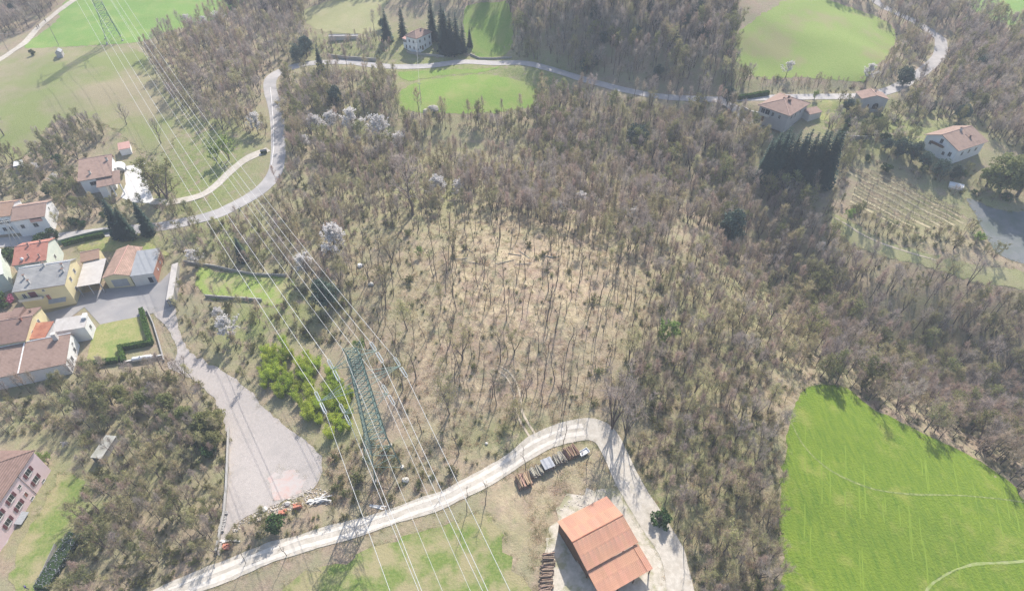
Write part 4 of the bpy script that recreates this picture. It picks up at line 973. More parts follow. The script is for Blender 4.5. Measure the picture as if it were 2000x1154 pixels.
m = MB(); m.hexa([(-f['w']*.05,-f['d']*.5,4.21),(-f['w']*.05+.25,-f['d']*.5,4.21),(-f['w']*.05+.25,f['d']*.42,5.91),(-f['w']*.05,f['d']*.42,5.91)], [(-f['w']*.05,-f['d']*.5,4.33),(-f['w']*.05+.25,-f['d']*.5,4.33),(-f['w']*.05+.25,f['d']*.42,6.03),(-f['w']*.05,f['d']*.42,6.03)]); m.build('fire_wall', M_WHITE, f['e'])
for u in (-.3, .35): window(f, 'E', u, 1.4, .9, 1.5, over=.2)
window(f, 'E', .5, 3.4, .6, .7, over=.2)

# --- pink house
f = reg(bld('pink_house', 'pink house with dark tile roof and maroon shutters above a grass slope', fit(Pc(-210,800), Pc(278,98), Pc(-140,112), 7.9), 7.9)); PINKH = f
walls(f, M_PINK, .3); roof_hip(f, M_TILE_D, 2.6)
for u, z, w, h in ((.62, 4.9, 1.2, 1.5), (.30, 5.0, .6, .8), (.02, 4.9, 1.2, 1.5), (.62, 1.9, 1.2, 1.5), (.27, 2.0, .7, 1.2), (.02, 1.9, 1.2, 1.5), (-.35, 4.9, 1.2, 1.5), (-.35, 1.9, 1.2, 1.5)):
    window(f, 'S', u, z, w, h, over=.3, shutter=M_MAROON if w > 1 else None, door=M_WOODR if w == .7 else None)
for u in (.72, .3, -.1): window(f, 'S', u, .2, .7, .5, over=.3)
w_, d_ = f['w']/2 - .3, f['d']/2 - .3
MB().box(-w_-.3, w_+.3, -d_-1.5, -d_-.003, -1.2, -.05).build('paved_border', M_CONCRETE, f['e'])
MB().tube((w_*.42, -d_-.06, 0), (w_*.42, -d_-.06, 7.4), .05, n=6).build('downpipe', M_GUTTER, f['e']); chimney(f, f['w']*.12, -f['d']*.22, 8.6, 1.2, .6, M_PLASTER)
MB().slab([(-w_*.30,-d_-1.3,.55),(-w_*.02,-d_-1.3,.55),(-w_*.02,-d_-.03,1.0),(-w_*.30,-d_-.03,1.0)], .06).build('lean_to_roof', M_METAL, f['e'])

# --- orange barn
f = reg(bld('barn', 'open timber barn with bright orange sheet roof beside the dirt track', fit(Bc(522,942), Bc(1066,640), Bc(727,153), 4.6), 4.6, 'barn'), .3); BARN = f
M_ORANGE = mat('orange_sheet', (.62,.33,.22), (.55,.29,.19), 1.0, bump=.15, bscale=8, rough=.75, wave=(.9, 'Y', .15, .22), c3=(.47,.275,.20), scale3=.4, rand=.07, lo3=.52, hi3=.72)
w, d = f['w']/2, f['d']/2; rise = 1.45; yr = -d + 2*d*.50
rf = MB().box(-w+.15, w-.15, yr-.09, yr+.09, 5.75, 5.93).build('roof', M_WOODD, f['e'])
MB().tube((-w-.05, yr, 6.09), (w+.05, yr, 6.09), .14, n=6).build('ridge_cap', M_RUST, rf)
def sheets(x0, x1, ya, za, yb, zb, nx, ny, parent, shared={}):
    """overlapping roof sheets, each its own piece"""
    dx = (x1 - x0) / nx; ny_ = ny
    for j in range(ny_):
        t0, t1 = j / ny_, (j + 1) / ny_ + .02
        y0, y1 = ya + (yb - ya) * t0, ya + (yb - ya) * min(t1, 1.005); z0, z1 = za + (zb - za) * t0, za + (zb - za) * min(t1, 1.005)
        key = (round(dx, 3), round(y1 - y0, 3), round(z1 - z0, 3), j > 0)
        if key not in shared:
            m = MB(); k = 6
            for i in range(k):
                a, b = dx * i / k, dx * (i + 1) / k; up = .035 if i % 2 else 0.0
                m.slab([(a, 0, up), (b - (.012 if i == k-1 else 0), 0, up), (b - (.012 if i == k-1 else 0), y1 - y0, z1 - z0 + up), (a, y1 - y0, z1 - z0 + up)], .05)
            shared[key] = m.mesh('roof_sheet', M_ORANGE)
        for i in range(nx):
            o = link('roof_sheet', shared[key], parent); o.location = (x0 + dx * i, y0, z0 + (.03 if j % 2 else 0) + R.uniform(-.008, .008))
sheets(-w, w, -d, 4.6, yr - .01, 6.05, 12, 2, rf); sheets(-w, w, d, 4.6, yr + .01, 6.05, 12, 2, rf)
for x in np.linspace(-w + .5, w - .5, 5):
    for y_, z_ in ((-d + .4, 4.5), (d - .4, 4.5)): MB().box(x-.12, x+.12, y_-.12, y_+.12, -.8, z_).build('post', M_WOODD, f['e'])
    MB().hexa([(x-.08,-d+.2,4.38),(x+.08,-d+.2,4.38),(x+.08,yr,5.72),(x-.08,yr,5.72)], [(x-.08,-d+.2,4.54),(x+.08,-d+.2,4.54),(x+.08,yr,5.9),(x-.08,yr,5.9)]).build('rafter', M_WOODD, f['e'])
MB().box(-w+.3, w-.3, d-.35, d-.25, -.8, 4.3).build('back_wall', M_WOODD, f['e'])
for k in range(9): y_ = -d + .5 + k * (2*d - 1.0) / 9; MB().box(-w+.36, -w+.42, y_, y_ + (2*d-1.0)/9 - .05, 1.2 if k < 3 else -.5, 4.4 + (1.2 if 3 < k < 6 else .2)).build('plank', M_WOODD, f['e'])
sh = bld('lean_to', 'lower orange sheet lean-to on posts against the barn', fit(Bc(672,1225), Bc(1216,910), Bc(1052,668), 3.2), 3.2, 'lean-to'); reg(sh, .3)
lw, ld = sh['w']/2, sh['d']/2
sr = MB().box(-lw+.1, lw-.1, -.08, .08, 3.25, 3.4).build('roof', M_WOODD, sh['e']); sheets(-lw, lw, -ld, 3.0, ld, 3.9, 11, 2, sr)
for x in np.linspace(-lw + .3, lw - .3, 4): MB().box(x-.1, x+.1, -ld+.2, -ld+.4, -.8, 2.92).build('post', M_WOODD, sh['e'])
MB().box(-lw+.1, -lw+.3, -ld+.2, ld-.2, 2.75, 2.92).build('beam', M_WOODD, sh['e']); MB().tube((lw*.78, -ld, 3.15), (lw*.78, ld, 4.06), .05, n=5).build('roof_seam', M_RUST, sh['e'])

# --- small outbuildings
f = reg(bld('garden_shed', 'small shed with pale red roof on the dry meadow', fit((231,293), (257,289), (254,279), 2.2), 2.2, 'shed')); walls(f, M_WHITE, .2); roof_lean(f, M_PINKR, 2.2, 3.0)
f = reg(bld('field_hut', 'tiny grey hut beside a round bush on the far meadow', fit((107,104), (121,103), (122,97), 2.2), 2.2, 'hut')); walls(f, M_GREYP, .1, 'y', .9); roof_gable(f, M_METAL, 'y', .9)
f = reg(bld('greenhouse', 'long low white greenhouse under the pale meadow', fit((641,70), (702,71), (700,66), 2.0), 2.0, 'greenhouse')); walls(f, M_PLASTER, .1, 'x', .5, h=1.6); f['h'] = 1.6; roof_gable(f, M_SHEET, 'x', .5)
f = reg(bld('white_cabin', 'white cabin with a dark front on the slope above the street', fit((26,325), (46,322), (45,314), 2.4), 2.4, 'cabin')); walls(f, M_GREYP, .15); roof_lean(f, M_WHITE, 2.4, 2.8); MB().box(-f['w']*.3, f['w']*.3, -f['d']/2+.1, -f['d']/2+.16, 0, 1.9).build('door', M_GLASS, f['e'])
f = reg(bld('tarp_shed', 'low shed under pale sheeting in the scrub behind the pink house', fit((176,893), (199,899), (228,852), 1.8), 1.8, 'shed')); roof_lean(f, mat('weathered_sheet', (.36,.35,.31), (.27,.27,.22), .9, c3=(.45,.44,.41), scale3=.5), 1.8, 2.0, .08)
w, d = f['w']/2, f['d']/2
MB().box(-w+.1, -w+.22, -d+.1, d-.1, -.5, 1.68).build('side_wall', M_GREYP, f['e']); MB().box(w-.22, w-.1, -d+.1, d-.1, -.5, 1.68).build('side_wall', M_GREYP, f['e']); MB().box(-w+.25, w-.25, d-.25, d-.1, -.5, 1.8).build('back_wall', M_GREYP, f['e'])

# ================================================================== pylons and cables
M_STEEL = mat('pylon_green_steel', (.155,.225,.20), (.205,.275,.245), 2, rough=.6, metal=.1)
M_INSUL = mat('insulator_glass', (.62,.66,.66), rough=.3, spec=.5); M_CABLE = mat('aluminium_cable', (.62,.62,.60), rough=.5, spec=.5); M_FOOTC = mat('pylon_footing', (.55,.52,.47))
ARMS = ((35.2, 4.2), (28.4, 8.2), (22.0, 4.6)); HORN = (39.3, 1.7)
def pylon(label, X, Y, rz, sc=1.0, foot=3.3):
    z = float(HT(X, Y)); e = empty('pylon', (X, Y, z), rz, label, 'pylon')
    def hw(h):   # half width of the body at height h
        return foot - (foot - 1.85) * (h / 11.0) if h < 11 else 1.85 - (1.85 - 1.0) * (h - 11) / 26.0
    H = 37.0
    for sx in (-1, 1):
        for sy in (-1, 1):
            m = MB(); prev = None
            for h in (-.3, 11, 20, 28.4, H):
                p = (sx * hw(max(h, 0)), sy * hw(max(h, 0)), h)
                if prev: m.tube(prev, p, .15 if h <= 20 else .11, n=4)
                prev = p
            lg = m.build('leg', M_STEEL, e); MB().tube((sx*foot, sy*foot, -.8), (sx*foot, sy*foot, .45), .55, .42, 8).build('footing', M_FOOTC, lg)
    hs = [4.5, 8.0, 11.0]; h = 11.0
    while h < H - .5: h += max(1.35, hw(h) * 1.25); hs.append(min(h, H))
    for a, b in ((1, 0), (-1, 0), (0, 1), (0, -1)):
        m = MB()
        def cpt(s, h):
            w = hw(h); return (a * w, s * w, h) if a else (s * w, b * w, h)
        for k in range(len(hs) - 1):
            h0, h1 = hs[k], hs[k + 1]; r = .07
            m.tube(cpt(-1, h0), cpt(1, h1), r, n=4); m.tube(cpt(1, h0), cpt(-1, h1), r, n=4); m.tube(cpt(-1, h1), cpt(1, h1), r, n=4)
        m.tube(cpt(-1, 4.5), cpt(1, 4.5), .06, n=4); m.tube(cpt(-1, 0), cpt(1, 4.5), .05, n=4); m.tube(cpt(1, 0), cpt(-1, 4.5), .05, n=4)
        m.build('bracing', M_STEEL, e)['kind'] = 'stuff'
    att = {}
    for k, (h, L) in enumerate(ARMS):
        for s in (-1, 1):
            m = MB(); w = hw(h); tip = (s * L, 0, h)
            for sy in (-1, 1):
                m.tube((s * w, sy * w, h - .15), tip, .065, n=4); m.tube((s * hw(h + 1.6), sy * hw(h + 1.6), h + 1.6), tip, .055, n=4)
                for t in (.25, .5, .72):
                    a = Vector((s * w, sy * w, h - .15)).lerp(Vector(tip), t); b = Vector((s * hw(h+1.6), sy * hw(h+1.6), h + 1.6)).lerp(Vector(tip), t); m.tube(a, b, .035, n=3)
            for t in (.2, .45, .7):
                a = Vector((s * w, -w, h - .15)).lerp(Vector(tip), t); b = Vector((s * w, w, h - .15)).lerp(Vector(tip), t); m.tube(a, b, .035, n=3)
            arm = m.build('crossarm', M_STEEL, e)
            for sy in (-1, 1):
                i_ = MB()
                for dx in (-.22, .22):
                    for j in range(9): i_.tube((s*L + dx, sy*(.5 + j*.26), h - .12 - j*.02), (s*L + dx, sy*(.62 + j*.26), h - .13 - j*.02), .13, .09, 6)
                    i_.tube((s*L + dx, sy*.35, h - .1), (s*L + dx, sy*2.95, h - .32), .03, n=4)
                i_.tube((s*L - .26, sy*2.95, h - .32), (s*L + .26, sy*2.95, h - .32), .04, n=4); i_.tube((s*L - .26, sy*.35, h - .1), (s*L + .26, sy*.35, h - .1), .04, n=4)
                i_.build('insulator_string', M_INSUL, arm)
            att[(k, s)] = (s * L, h - .32)
    for s in (-1, 1):
        m = MB(); w = hw(H); tip = (s * HORN[1], 0, HORN[0])
        for sy in (-1, 1): m.tube((s * w, sy * w, H), tip, .07, n=4); m.tube((-s * w, sy * w, H), tip, .05, n=4); m.tube((s*w, sy*w, H), (s*w, -sy*w, H), .05, n=4)
        m.build('earth_horn', M_STEEL, e); att[(9, s)] = (s * HORN[1], HORN[0])
    return e, att
_pa = math.radians(32); _pb = at(748, 904); _pf = at(223, 78)
PYL, ATT = pylon('green lattice pylon standing between the bamboo and the dirt track', _pb[0], _pb[1], _pa)
PYF, ATF = pylon('distant green lattice pylon on the bright meadow, cut by the picture edge', _pf[0], _pf[1], _pa)
def at_pylon(P, a, along):
    c, s = math.cos(_pa), math.sin(_pa); x, z = a
    return Vector((P[0] + x * c - along * s, P[1] + x * s + along * c, P[2] + z))
def cable(label, A, B, sag, r, grp):
    n = 36; pts = []
    for i in range(n + 1):
        t = i / n; p = A.lerp(B, t); p.z -= 4 * sag * t * (1 - t); pts.append(p)
    c = np.array([tuple(p) for p in pts]); V, F = tube_arrays([(c, np.full(n + 1, r))], 5)
    props(link('power_cable', mesh_np('power_cable', V, F, M_CABLE)), label, 'cable', grp)
_pfz = np.array([_pf[0], _pf[1], float(HT(_pf[0], _pf[1]))]); _pbz = np.array([_pb[0], _pb[1], float(HT(_pb[0], _pb[1]))])
LV = {0: 'upper crossarm', 1: 'long middle crossarm', 2: 'lower crossarm', 9: 'earth horn'}
for (k, s) in ATT:
    side = 'on the bamboo side' if s < 0 else 'on the knoll side'; dl = 0 if k == 9 else 2.95; r = .03 if k == 9 else .048
    cable(f'cable from the {LV[k]} {side} up to the distant pylon', at_pylon(_pbz, ATT[(k, s)], dl), at_pylon(_pfz, ATF[(k, s)], -dl), 9.5, r, 'cables of the power line')
    A = at_pylon(_pbz, ATT[(k, s)], -dl); d2 = math.radians(-62 if k != 2 else -61)
    B = A + Vector((math.cos(d2) * 240, math.sin(d2) * 240, -4))
    cable(f'cable from the {LV[k]} {side} down across the track and meadow', A, B, 7.0, r, 'cables of the power line')
    if k != 9:   # slack loop under the arm
        m = MB(); p, q = at_pylon(_pbz, ATT[(k, s)], 2.95), at_pylon(_pbz, ATT[(k, s)], -2.95); prev = None
        for i in range(9):
            t = i / 8; c = p.lerp(q, t); c.z -= 4 * 1.3 * t * (1 - t)
            if prev: m.tube(prev, c, .045, n=4)
            prev = c
        props(m.build('jumper_cable', M_CABLE), f'slack jumper loop under the {LV[k]} {side}', 'cable', 'cables of the power line')

# thin local line from the white farmhouse
M_POLE = mat('grey_pole', (.34,.31,.28), (.26,.235,.21), 3); M_POLEC = mat('concrete_pole', (.55,.54,.52))
def pole(label, bx, by, h, r=.13, m=None, bar=True):
    p = at(bx, by); e = empty('utility_pole', tuple(p), R.uniform(-.4, .4), label, 'pole')
    MB().tube((0,0,-.6), (0,0,h), r, r*.6, 7).build('shaft', m or M_POLE, e)
    if bar:
        MB().box(-.7,.7,-.05,.05,h-.5,h-.38).build('crossbar', m or M_POLE, e)
        for x in (-.6, 0, .6): MB().tube((x,0,h-.38),(x,0,h-.16),.06,.04,6).build('insulator', M_INSUL, e)
    return p, h
P1 = pole('wooden utility pole on the far green meadow above the tiny hut', 115, 89, 9.5); P2 = pole('wooden utility pole beside the gravel lane at the meadow edge', 17, 101, 8)
P3 = pole('thin pole standing in the bright meadow below the white house', 823, 203, 9); P4 = pole('pole in the wood below the bright meadow', 826, 292, 8)
P5 = pole('pole at the wall below the white farmhouse', 816, 112, 7)
def wire(label, a, b, sag=1.2, r=.03):
    A = Vector((a[0][0], a[0][1], a[0][2] + a[1] - .15)); B = Vector((b[0][0], b[0][1], b[0][2] + b[1] - .15)); n = 16
    c = np.array([tuple(A.lerp(B, i/n) - Vector((0, 0, 4*sag*(i/n)*(1-i/n)))) for i in range(n+1)]); V, F = tube_arrays([(c, np.full(n+1, r))], 4)
    props(link('overhead_wire', mesh_np('overhead_wire', V, F, M_CABLE)), label, 'wire', 'thin overhead wires')
wire('thin wire from the farmhouse wall down over the road', P5, P3); wire('thin wire from the meadow pole down into the wood', P3, P4); wire('thin wire between the two poles on the far meadow', P1, P2)
# grey A-frame pole by the street
p = at(44, 476); e = empty('braced_pole', tuple(p), .4, 'grey twin pole with cross bracing by the street behind the red roof', 'pole')
for dx in (-1.2, .3): MB().tube((dx,0,-.5), (dx*.2-.4,0,9.5), .14, .1, 8).build('shaft', M_POLEC, e)
MB().tube((-3.2,0,-.4), (-.5,0,7.5), .11, .09, 8).build('brace', M_POLEC, e); MB().box(-1.8,1.0,-.07,.07,8.6,8.8).build('crossbar', M_POLEC, e)
MB().tube((-.5,0,7.8), (-2.6,0,8.1), .05, n=5).box(-3.1,-2.5,-.12,.12,8.0,8.15).build('street_lamp_arm', M_POLEC, e)

# ================================================================== walls, fences, hedges
def wall_line(name, label, pix, h, th, mt, cap=None, dz=0.0, cat='wall', step=3.0, part='segment'):
    P = ground_at([p[0] for p in pix], [p[1] for p in pix])[:, :2]; L = []
    for a, b in zip(P[:-1], P[1:]):
        n = max(1, int(np.linalg.norm(b - a) / step)); L += [a + (b - a) * t for t in np.arange(n) / n]
    L.append(P[-1]); L = np.array(L); z0 = float(HT(*L[0])); e = empty(name, (L[0, 0], L[0, 1], z0), 0, label, cat); m = MB(); c = MB()
    for a, b in zip(L[:-1], L[1:]):
        d = (b - a) / (np.linalg.norm(b - a) + 1e-9); n = np.array([-d[1], d[0]]) * th / 2; za, zb = float(HT(*a)) - z0 + dz, float(HT(*b)) - z0 + dz; o = L[0]
        q = [(a - n - o), (b - n - o), (b + n - o), (a + n - o)]; zz = (za, zb, zb, za)
        m.hexa([(p[0], p[1], k - .5) for p, k in zip(q, zz)], [(p[0], p[1], k + h) for p, k in zip(q, zz)])
        n2 = n * 1.25; q = [(a - n2 - o), (b - n2 - o), (b + n2 - o), (a + n2 - o)]; c.hexa([(p[0], p[1], k + h + .003) for p, k in zip(q, zz)], [(p[0], p[1], k + h + .09) for p, k in zip(q, zz)])
    m.build('base' if cap else part, mt, e)
    if cap: c.build('coping', cap, e)
    return e
M_STONE = mat('stone_wall', (.42,.39,.35), (.30,.28,.25), 2.2, bump=.5); M_FENCEG = mat('green_fence_net', (.13,.20,.15), (.18,.25,.19), 6)
wall_line('retaining_wall', 'long pale retaining wall along the gravel yard edge', [(448,838),(446,900),(444,950),(440,1000),(432,1040),(424,1078)], .9, .35, M_STONE, M_CONCRETE)
wall_line('garden_wall', 'low wall with white coping round the gas tank', [(322,706),(300,632),(288,606)], .7, .22, M_STONE, M_CONCRETE)
wall_line('garden_wall', 'pale low wall below the gas tank', [(242,711),(318,698)], 1.0, .22, M_CONCRETE, M_WHITE)
wall_line('garden_wall', 'grey retaining wall crossing the green garden', [(360,513),(420,522),(500,538),(560,540)], .8, .25, M_STONE, M_CONCRETE)
wall_line('garden_wall', 'short grey wall at the lower end of the green garden', [(402,580),(452,584),(512,588)], .9, .25, M_STONE, M_CONCRETE)
wall_line('garden_wall', 'low wall at the foot of the white farmhouse garden', [(795,104),(830,109),(868,113)], .9, .25, M_STONE, M_CONCRETE)
wall_line('retaining_wall', 'dark retaining wall beside the road behind the low greenhouse', [(640,112),(680,117),(735,121)], 1.6, .4, M_STONE)
wall_line('retaining_wall', 'dark stone wall on the verge of the road by the green meadow', [(918,108),(936,116),(1000,114)], .9, .3, M_STONE)
wall_line('garden_wall', 'pale wall along the drive of the large villa', [(1448,212),(1468,222),(1484,225)], 1.0, .2, M_CONCRETE, M_WHITE)
wall_line('retaining_wall', 'pale wall on the slope between the spruces and the gabled house', [(1638,271),(1665,272),(1698,273)], 1.4, .25, M_CONCRETE, M_WHITE)
wall_line('green_fence', 'green netting fence along the street by the tall spruces', [(115,478),(150,468),(190,458),(232,452)], 1.5, .08, M_FENCEG, cat='fence', part='netting')
wall_line('road_parapet', 'pale edge wall along the inside of the road bend', [(528,172),(531,200),(534,240),(535,290),(530,330)], .35, .3, M_CONC, cat='wall')
wall_line('net_fence', 'pale netting fence beside the grass slope of the pink house', [(72,1154),(96,1100),(112,1066)], 1.2, .06, M_CONCRETE, cat='fence', part='netting')

def leafbox(P, W, H, seed, per=95, leafs=.13):
    """hedge along line P: dark core and leaf faces over its surface"""
    rng = np.random.default_rng(seed); out = []; core = MB()
    for a, b in zip(P[:-1], P[1:]):
        L = np.linalg.norm(b - a); n = int(L * per); d = (b - a) / L; nn = np.array([-d[1], d[0]])
        t = rng.uniform(0, L, n); s = rng.uniform(-1, 1, n); z = rng.uniform(0, 1, n); f_ = rng.integers(0, 3, n)
        s = np.where(f_ == 0, np.sign(s) * rng.uniform(.85, 1.05, n), s); z = np.where(f_ > 0, rng.uniform(.88, 1.05, n), z)
        xy = a + d * t[:, None] + nn * (s * W / 2)[:, None]; out.append(np.stack([xy[:, 0], xy[:, 1], HT(xy[:, 0], xy[:, 1]) + z * H], 1))
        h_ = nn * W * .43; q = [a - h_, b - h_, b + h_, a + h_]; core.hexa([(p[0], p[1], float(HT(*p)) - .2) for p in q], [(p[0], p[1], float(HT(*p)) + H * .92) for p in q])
    P_ = np.concatenate(out); V, F = leaf_arrays(P_, leafs * rng.uniform(.7, 1.4, len(P_)), rng); return (V, F), core
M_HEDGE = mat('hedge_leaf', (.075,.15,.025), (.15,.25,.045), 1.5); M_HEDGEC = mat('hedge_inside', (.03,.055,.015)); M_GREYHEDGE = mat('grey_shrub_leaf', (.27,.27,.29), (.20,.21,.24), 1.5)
def hedge(label, pix, W, H, seed, ml=None):
    P = ground_at([p[0] for p in pix], [p[1] for p in pix])[:, :2]; (V, F), core = leafbox(P, W, H, seed); o = P[0]; z = float(HT(*o))
    e = empty('hedge', (o[0], o[1], z), 0, label, 'hedge'); V = V - np.array([o[0], o[1], z])
    link('foliage', mesh_np('foliage', V, F, ml or M_HEDGE), e); core.v = [(v[0]-o[0], v[1]-o[1], v[2]-z) for v in core.v]; core.build('branches', M_HEDGEC, e)
hedge('clipped green hedge running along the drive beside the lawn', [(278,608),(287,640),(297,672)], 1.3, 1.6, 1)
hedge('clipped hedge on the upper side of the gas tank enclosure', [(240,683),(272,677),(300,672)], 1.2, 1.7, 2)
hedge('short clipped hedge between the lawn and the gas tank', [(237,680),(242,700),(245,711)], 1.2, 1.7, 3)
hedge('dark clipped hedge along the lower edge of the dry lawn', [(155,718),(190,712),(235,706)], 1.3, 1.5, 4)
hedge('dark hedge along the street behind the green fence', [(125,480),(165,470),(205,462)], 1.2, 1.6, 5)
hedge('grey blue shrubs along the net fence below the pink house', [(84,1152),(110,1110),(135,1072),(152,1045)], 3.2, 1.5, 6, M_GREYHEDGE)
hedge('dark evergreen hedge behind the large villa drive', [(1440,196),(1475,190),(1500,186)], 1.6, 2.0, 7)

# ================================================================== small things
M_TANK = mat('tank_white', (.80,.80,.80), rough=.4, spec=.5)
p = at(281, 704); q = at(304, 700); az = math.atan2(q[1] - p[1], q[0] - p[0]); e = empty('gas_tank', tuple(p), az, 'white cylindrical gas tank behind the clipped hedge', 'gas tank')
m = MB(); R_ = .62; Lh = 2.3; prof = [(-Lh-.35, .05), (-Lh-.28, .32), (-Lh-.1, .54), (-Lh+.12, R_), (Lh-.12, R_), (Lh+.1, .54), (Lh+.28, .32), (Lh+.35, .05)]
for (x0, r0), (x1, r1) in zip(prof[:-1], prof[1:]): m.tube((x0,0,1.05), (x1,0,1.05), r0, r1, 16, cap=False)
m.build('shell', M_TANK, e, True); MB().tube((-.4,0,1.62), (-.4,0,1.85), .2, n=10).build('valve_dome', M_GREYP, e)
for x in (-1.5, 1.5): MB().box(x-.12,x+.12,-.45,.45,-.2,.62).build('saddle', M_CONCRETE, e)

M_LOG = mat('log_bark', (.20,.145,.11), (.29,.21,.16), 3, rand=.2); M_LOGC = mat('cut_wood', (.36,.235,.165), (.29,.19,.135), 4, rand=.3); M_LOGP = mat('old_split_wood', (.42,.38,.31), (.33,.30,.24), 3, rand=.2)
def log_mesh(L, r, mt, seed):
    rr = random.Random(seed); m = MB(); n = 7; k = len(m.v)
    for x in (-L/2, L/2):
        for i in range(n): t = 2*math.pi*i/n; q = r * (1 + .15 * math.sin(3*t + seed)); m.v.append((x, q*math.cos(t), q*math.sin(t)))
    for i in range(n): j = (i+1) % n; m.f.append([i, j, n+j, n+i])
    m.f.append(list(range(n))[::-1]); m.f.append(list(range(n, 2*n)))
    me = m.mesh('log', mt); me.materials.append(M_LOGC); me.polygons[n].material_index = 1; me.polygons[n+1].material_index = 1; return me
def log_stack(label, cx, cy, ang, n_long, layers, L, mt, r=.14, tarp=None, cols=1):
    p = at(cx, cy); e = empty('log_stack', tuple(p), ang, label, 'log stack', 'stacks of firewood round the barn'); ms = [log_mesh(L * s, r * q, mt, i) for i, (s, q) in enumerate(((1, 1), (.94, .85), (1.03, 1.1), (.97, .95)))]
    for l in range(layers):
        for i in range(n_long - l % 2):
            if l >= layers - 2 and R.random() < .4: continue
            o = link('log', R.choice(ms), e); o.location = (R.uniform(-.28, .28), (i - n_long/2 + (l % 2)*.5) * r * 2.05, r + l * r * 1.78); o.rotation_euler = (R.uniform(-.3, .3), R.uniform(-.06, .06), R.uniform(-.16, .16))
    if tarp:
        W = n_long * r * 2.05 / 2; m = MB(); z = layers * r * 1.8 + .12; k = 6
        for i in range(k):
            y0, y1 = -W + 2*W*i/k, -W + 2*W*(i+1)/k; za, zb = z + .05*math.sin(i*2.1), z + .05*math.sin((i+1)*2.1)
            m.slab([(-L*.55, y0, za-.1), (L*.55, y0, za-.05), (L*.55, y1, zb-.05), (-L*.55, y1, zb-.1)], .03)
        m.build('cover_sheet', tarp, e)
    return e
M_TARP = mat('grey_tarp', (.33,.34,.37), (.26,.27,.30), 1, rough=.5); M_TILESTACK = mat('stacked_clay', (.55,.25,.16), (.47,.21,.14), 2, rand=.15)
log_stack('stack of reddish logs at the end of the firewood row by the track', 1021, 942, 1.9, 9, 5, 3.2, M_LOGC, .17)
log_stack('stack of grey split logs under brambles in the firewood row', 1046, 924, 2.0, 11, 5, 2.2, M_LOGP, .13)
log_stack('firewood stack covered with a grey sheet', 1069, 911, 2.0, 9, 6, 2.4, M_LOGP, .14, M_TARP)
log_stack('stack of pale thin logs in the middle of the firewood row', 1091, 899, 2.05, 11, 6, 2.4, M_LOGP, .13)
log_stack('stack of reddish boards and logs at the upper end of the row', 1114, 886, 2.05, 11, 6, 2.8, M_LOGC, .14)
for k, (x, y) in enumerate(((1071,1092),(1069,1114),(1067,1136),(1065,1158))): log_stack(f'dark log stack beside the barn, {("first","second","third","fourth")[k]} from its far corner', x, y, .08, 8, 5, 2.2, M_LOG, .15)
p = at(1140, 886); e = empty('trailer', tuple(p), .55, 'small white trailer with cargo at the end of the firewood row', 'trailer')
MB().box(-1.2,1.2,-.65,.65,.45,.55).box(-1.2,1.2,-.65,-.6,.55,.95).box(-1.2,1.2,.6,.65,.55,.95).box(-1.2,-1.15,-.6,.6,.55,.95).box(1.15,1.2,-.6,.6,.55,.95).build('body', M_TANK, e)
for s in (-1, 1): MB().tube((0,s*.68,.3),(0,s*.85,.3),.3,n=12).build('wheel', M_GLASS, e)
MB().tube((1.2,0,.45),(2.1,0,.4),.05,n=6).build('tow_bar', M_STEEL, e); MB().blob((-.3,.1,.75),.35,4,1,.3).build('cargo', M_GREYP, e)

# concrete blocks, bricks and rubble at the yard end
M_BLOCK = mat('concrete_block', (.50,.48,.46), (.40,.385,.37), 2, bump=.3); M_PALLETB = mat('hollow_brick', (.60,.26,.18), (.52,.22,.15), 2.5, bump=.3)
def blockm(w, d, h, mt, seed):
    m = MB(); t = .1; m.box(-w/2,w/2,-d/2,-d/2+t,0,h); m.box(-w/2,w/2,d/2-t,d/2,0,h); m.box(-w/2,-w/2+t,-d/2+t,d/2-t,0,h); m.box(w/2-t,w/2,-d/2+t,d/2-t,0,h); m.box(-w/2+t,w/2-t,-d/2+t,d/2-t,0,h*.8); return m.mesh('concrete_box', mt)
bm_ = blockm(1.1, .55, .7, M_BLOCK, 0)
ORD = ('first', 'second', 'third', 'fourth', 'fifth', 'sixth', 'seventh')
for k, (x, y) in enumerate(((441,1003),(438,1013),(437,1019),(436,1026),(434,1031),(433,1037))):
    p = at(x, y); o = link('concrete_box', bm_); o.location = tuple(p - np.array([0,0,.05])); o.rotation_euler = (0, 0, .12 + R.uniform(-.08, .08)); props(o, f'grey concrete box by the yard wall, {ORD[k]} of the row from the gravel end', 'concrete box', 'concrete boxes by the yard wall')
brick = MB().box(-.16,.16,-.12,.12,0,.23).mesh('brick', M_PALLETB)
def brick_pile(label, x, y, nx, ny, nz, rz, loose=.0):
    p = at(x, y); e = empty('brick_pallet', tuple(p), rz, label, 'brick pallet', 'brick pallets at the end of the gravel yard')
    MB().box(-nx*.17,nx*.17,-ny*.13,ny*.13,-.1,.10).build('pallet', M_WOODD, e)
    for i in range(nx):
        for j in range(ny):
            for k in range(nz):
                if k == nz-1 and R.random() < .35 or 0 < i < nx-1 and 0 < j < ny-1 and k < nz-2: continue
                o = link('brick', brick, e); o.location = ((i-(nx-1)/2)*.335, (j-(ny-1)/2)*.255, .105 + k*.236); o.rotation_euler = (0, 0, R.uniform(-.04, .04))
brick_pile('tall pallet of orange bricks beside the white boards', 582, 990, 5, 4, 4, .35)
brick_pile('low pallet of orange bricks in front of the tall one', 553, 1001, 5, 4, 2, .3)
brick_pile('short pallet of orange bricks by the lower yard wall', 443, 1069, 4, 4, 3, .1)
M_BOARDW = mat('white_board', (.70,.68,.65), (.60,.58,.55), 2)
boards = [MB().box(-L/2,L/2,-.13,.13,0,.05).mesh('board', M_BOARDW) for L in (3.2, 2.6, 3.8)]
p = at(625, 978); e = empty('board_heap', tuple(p), .35, 'heap of white boards and sheets beside the orange bricks', 'board heap')
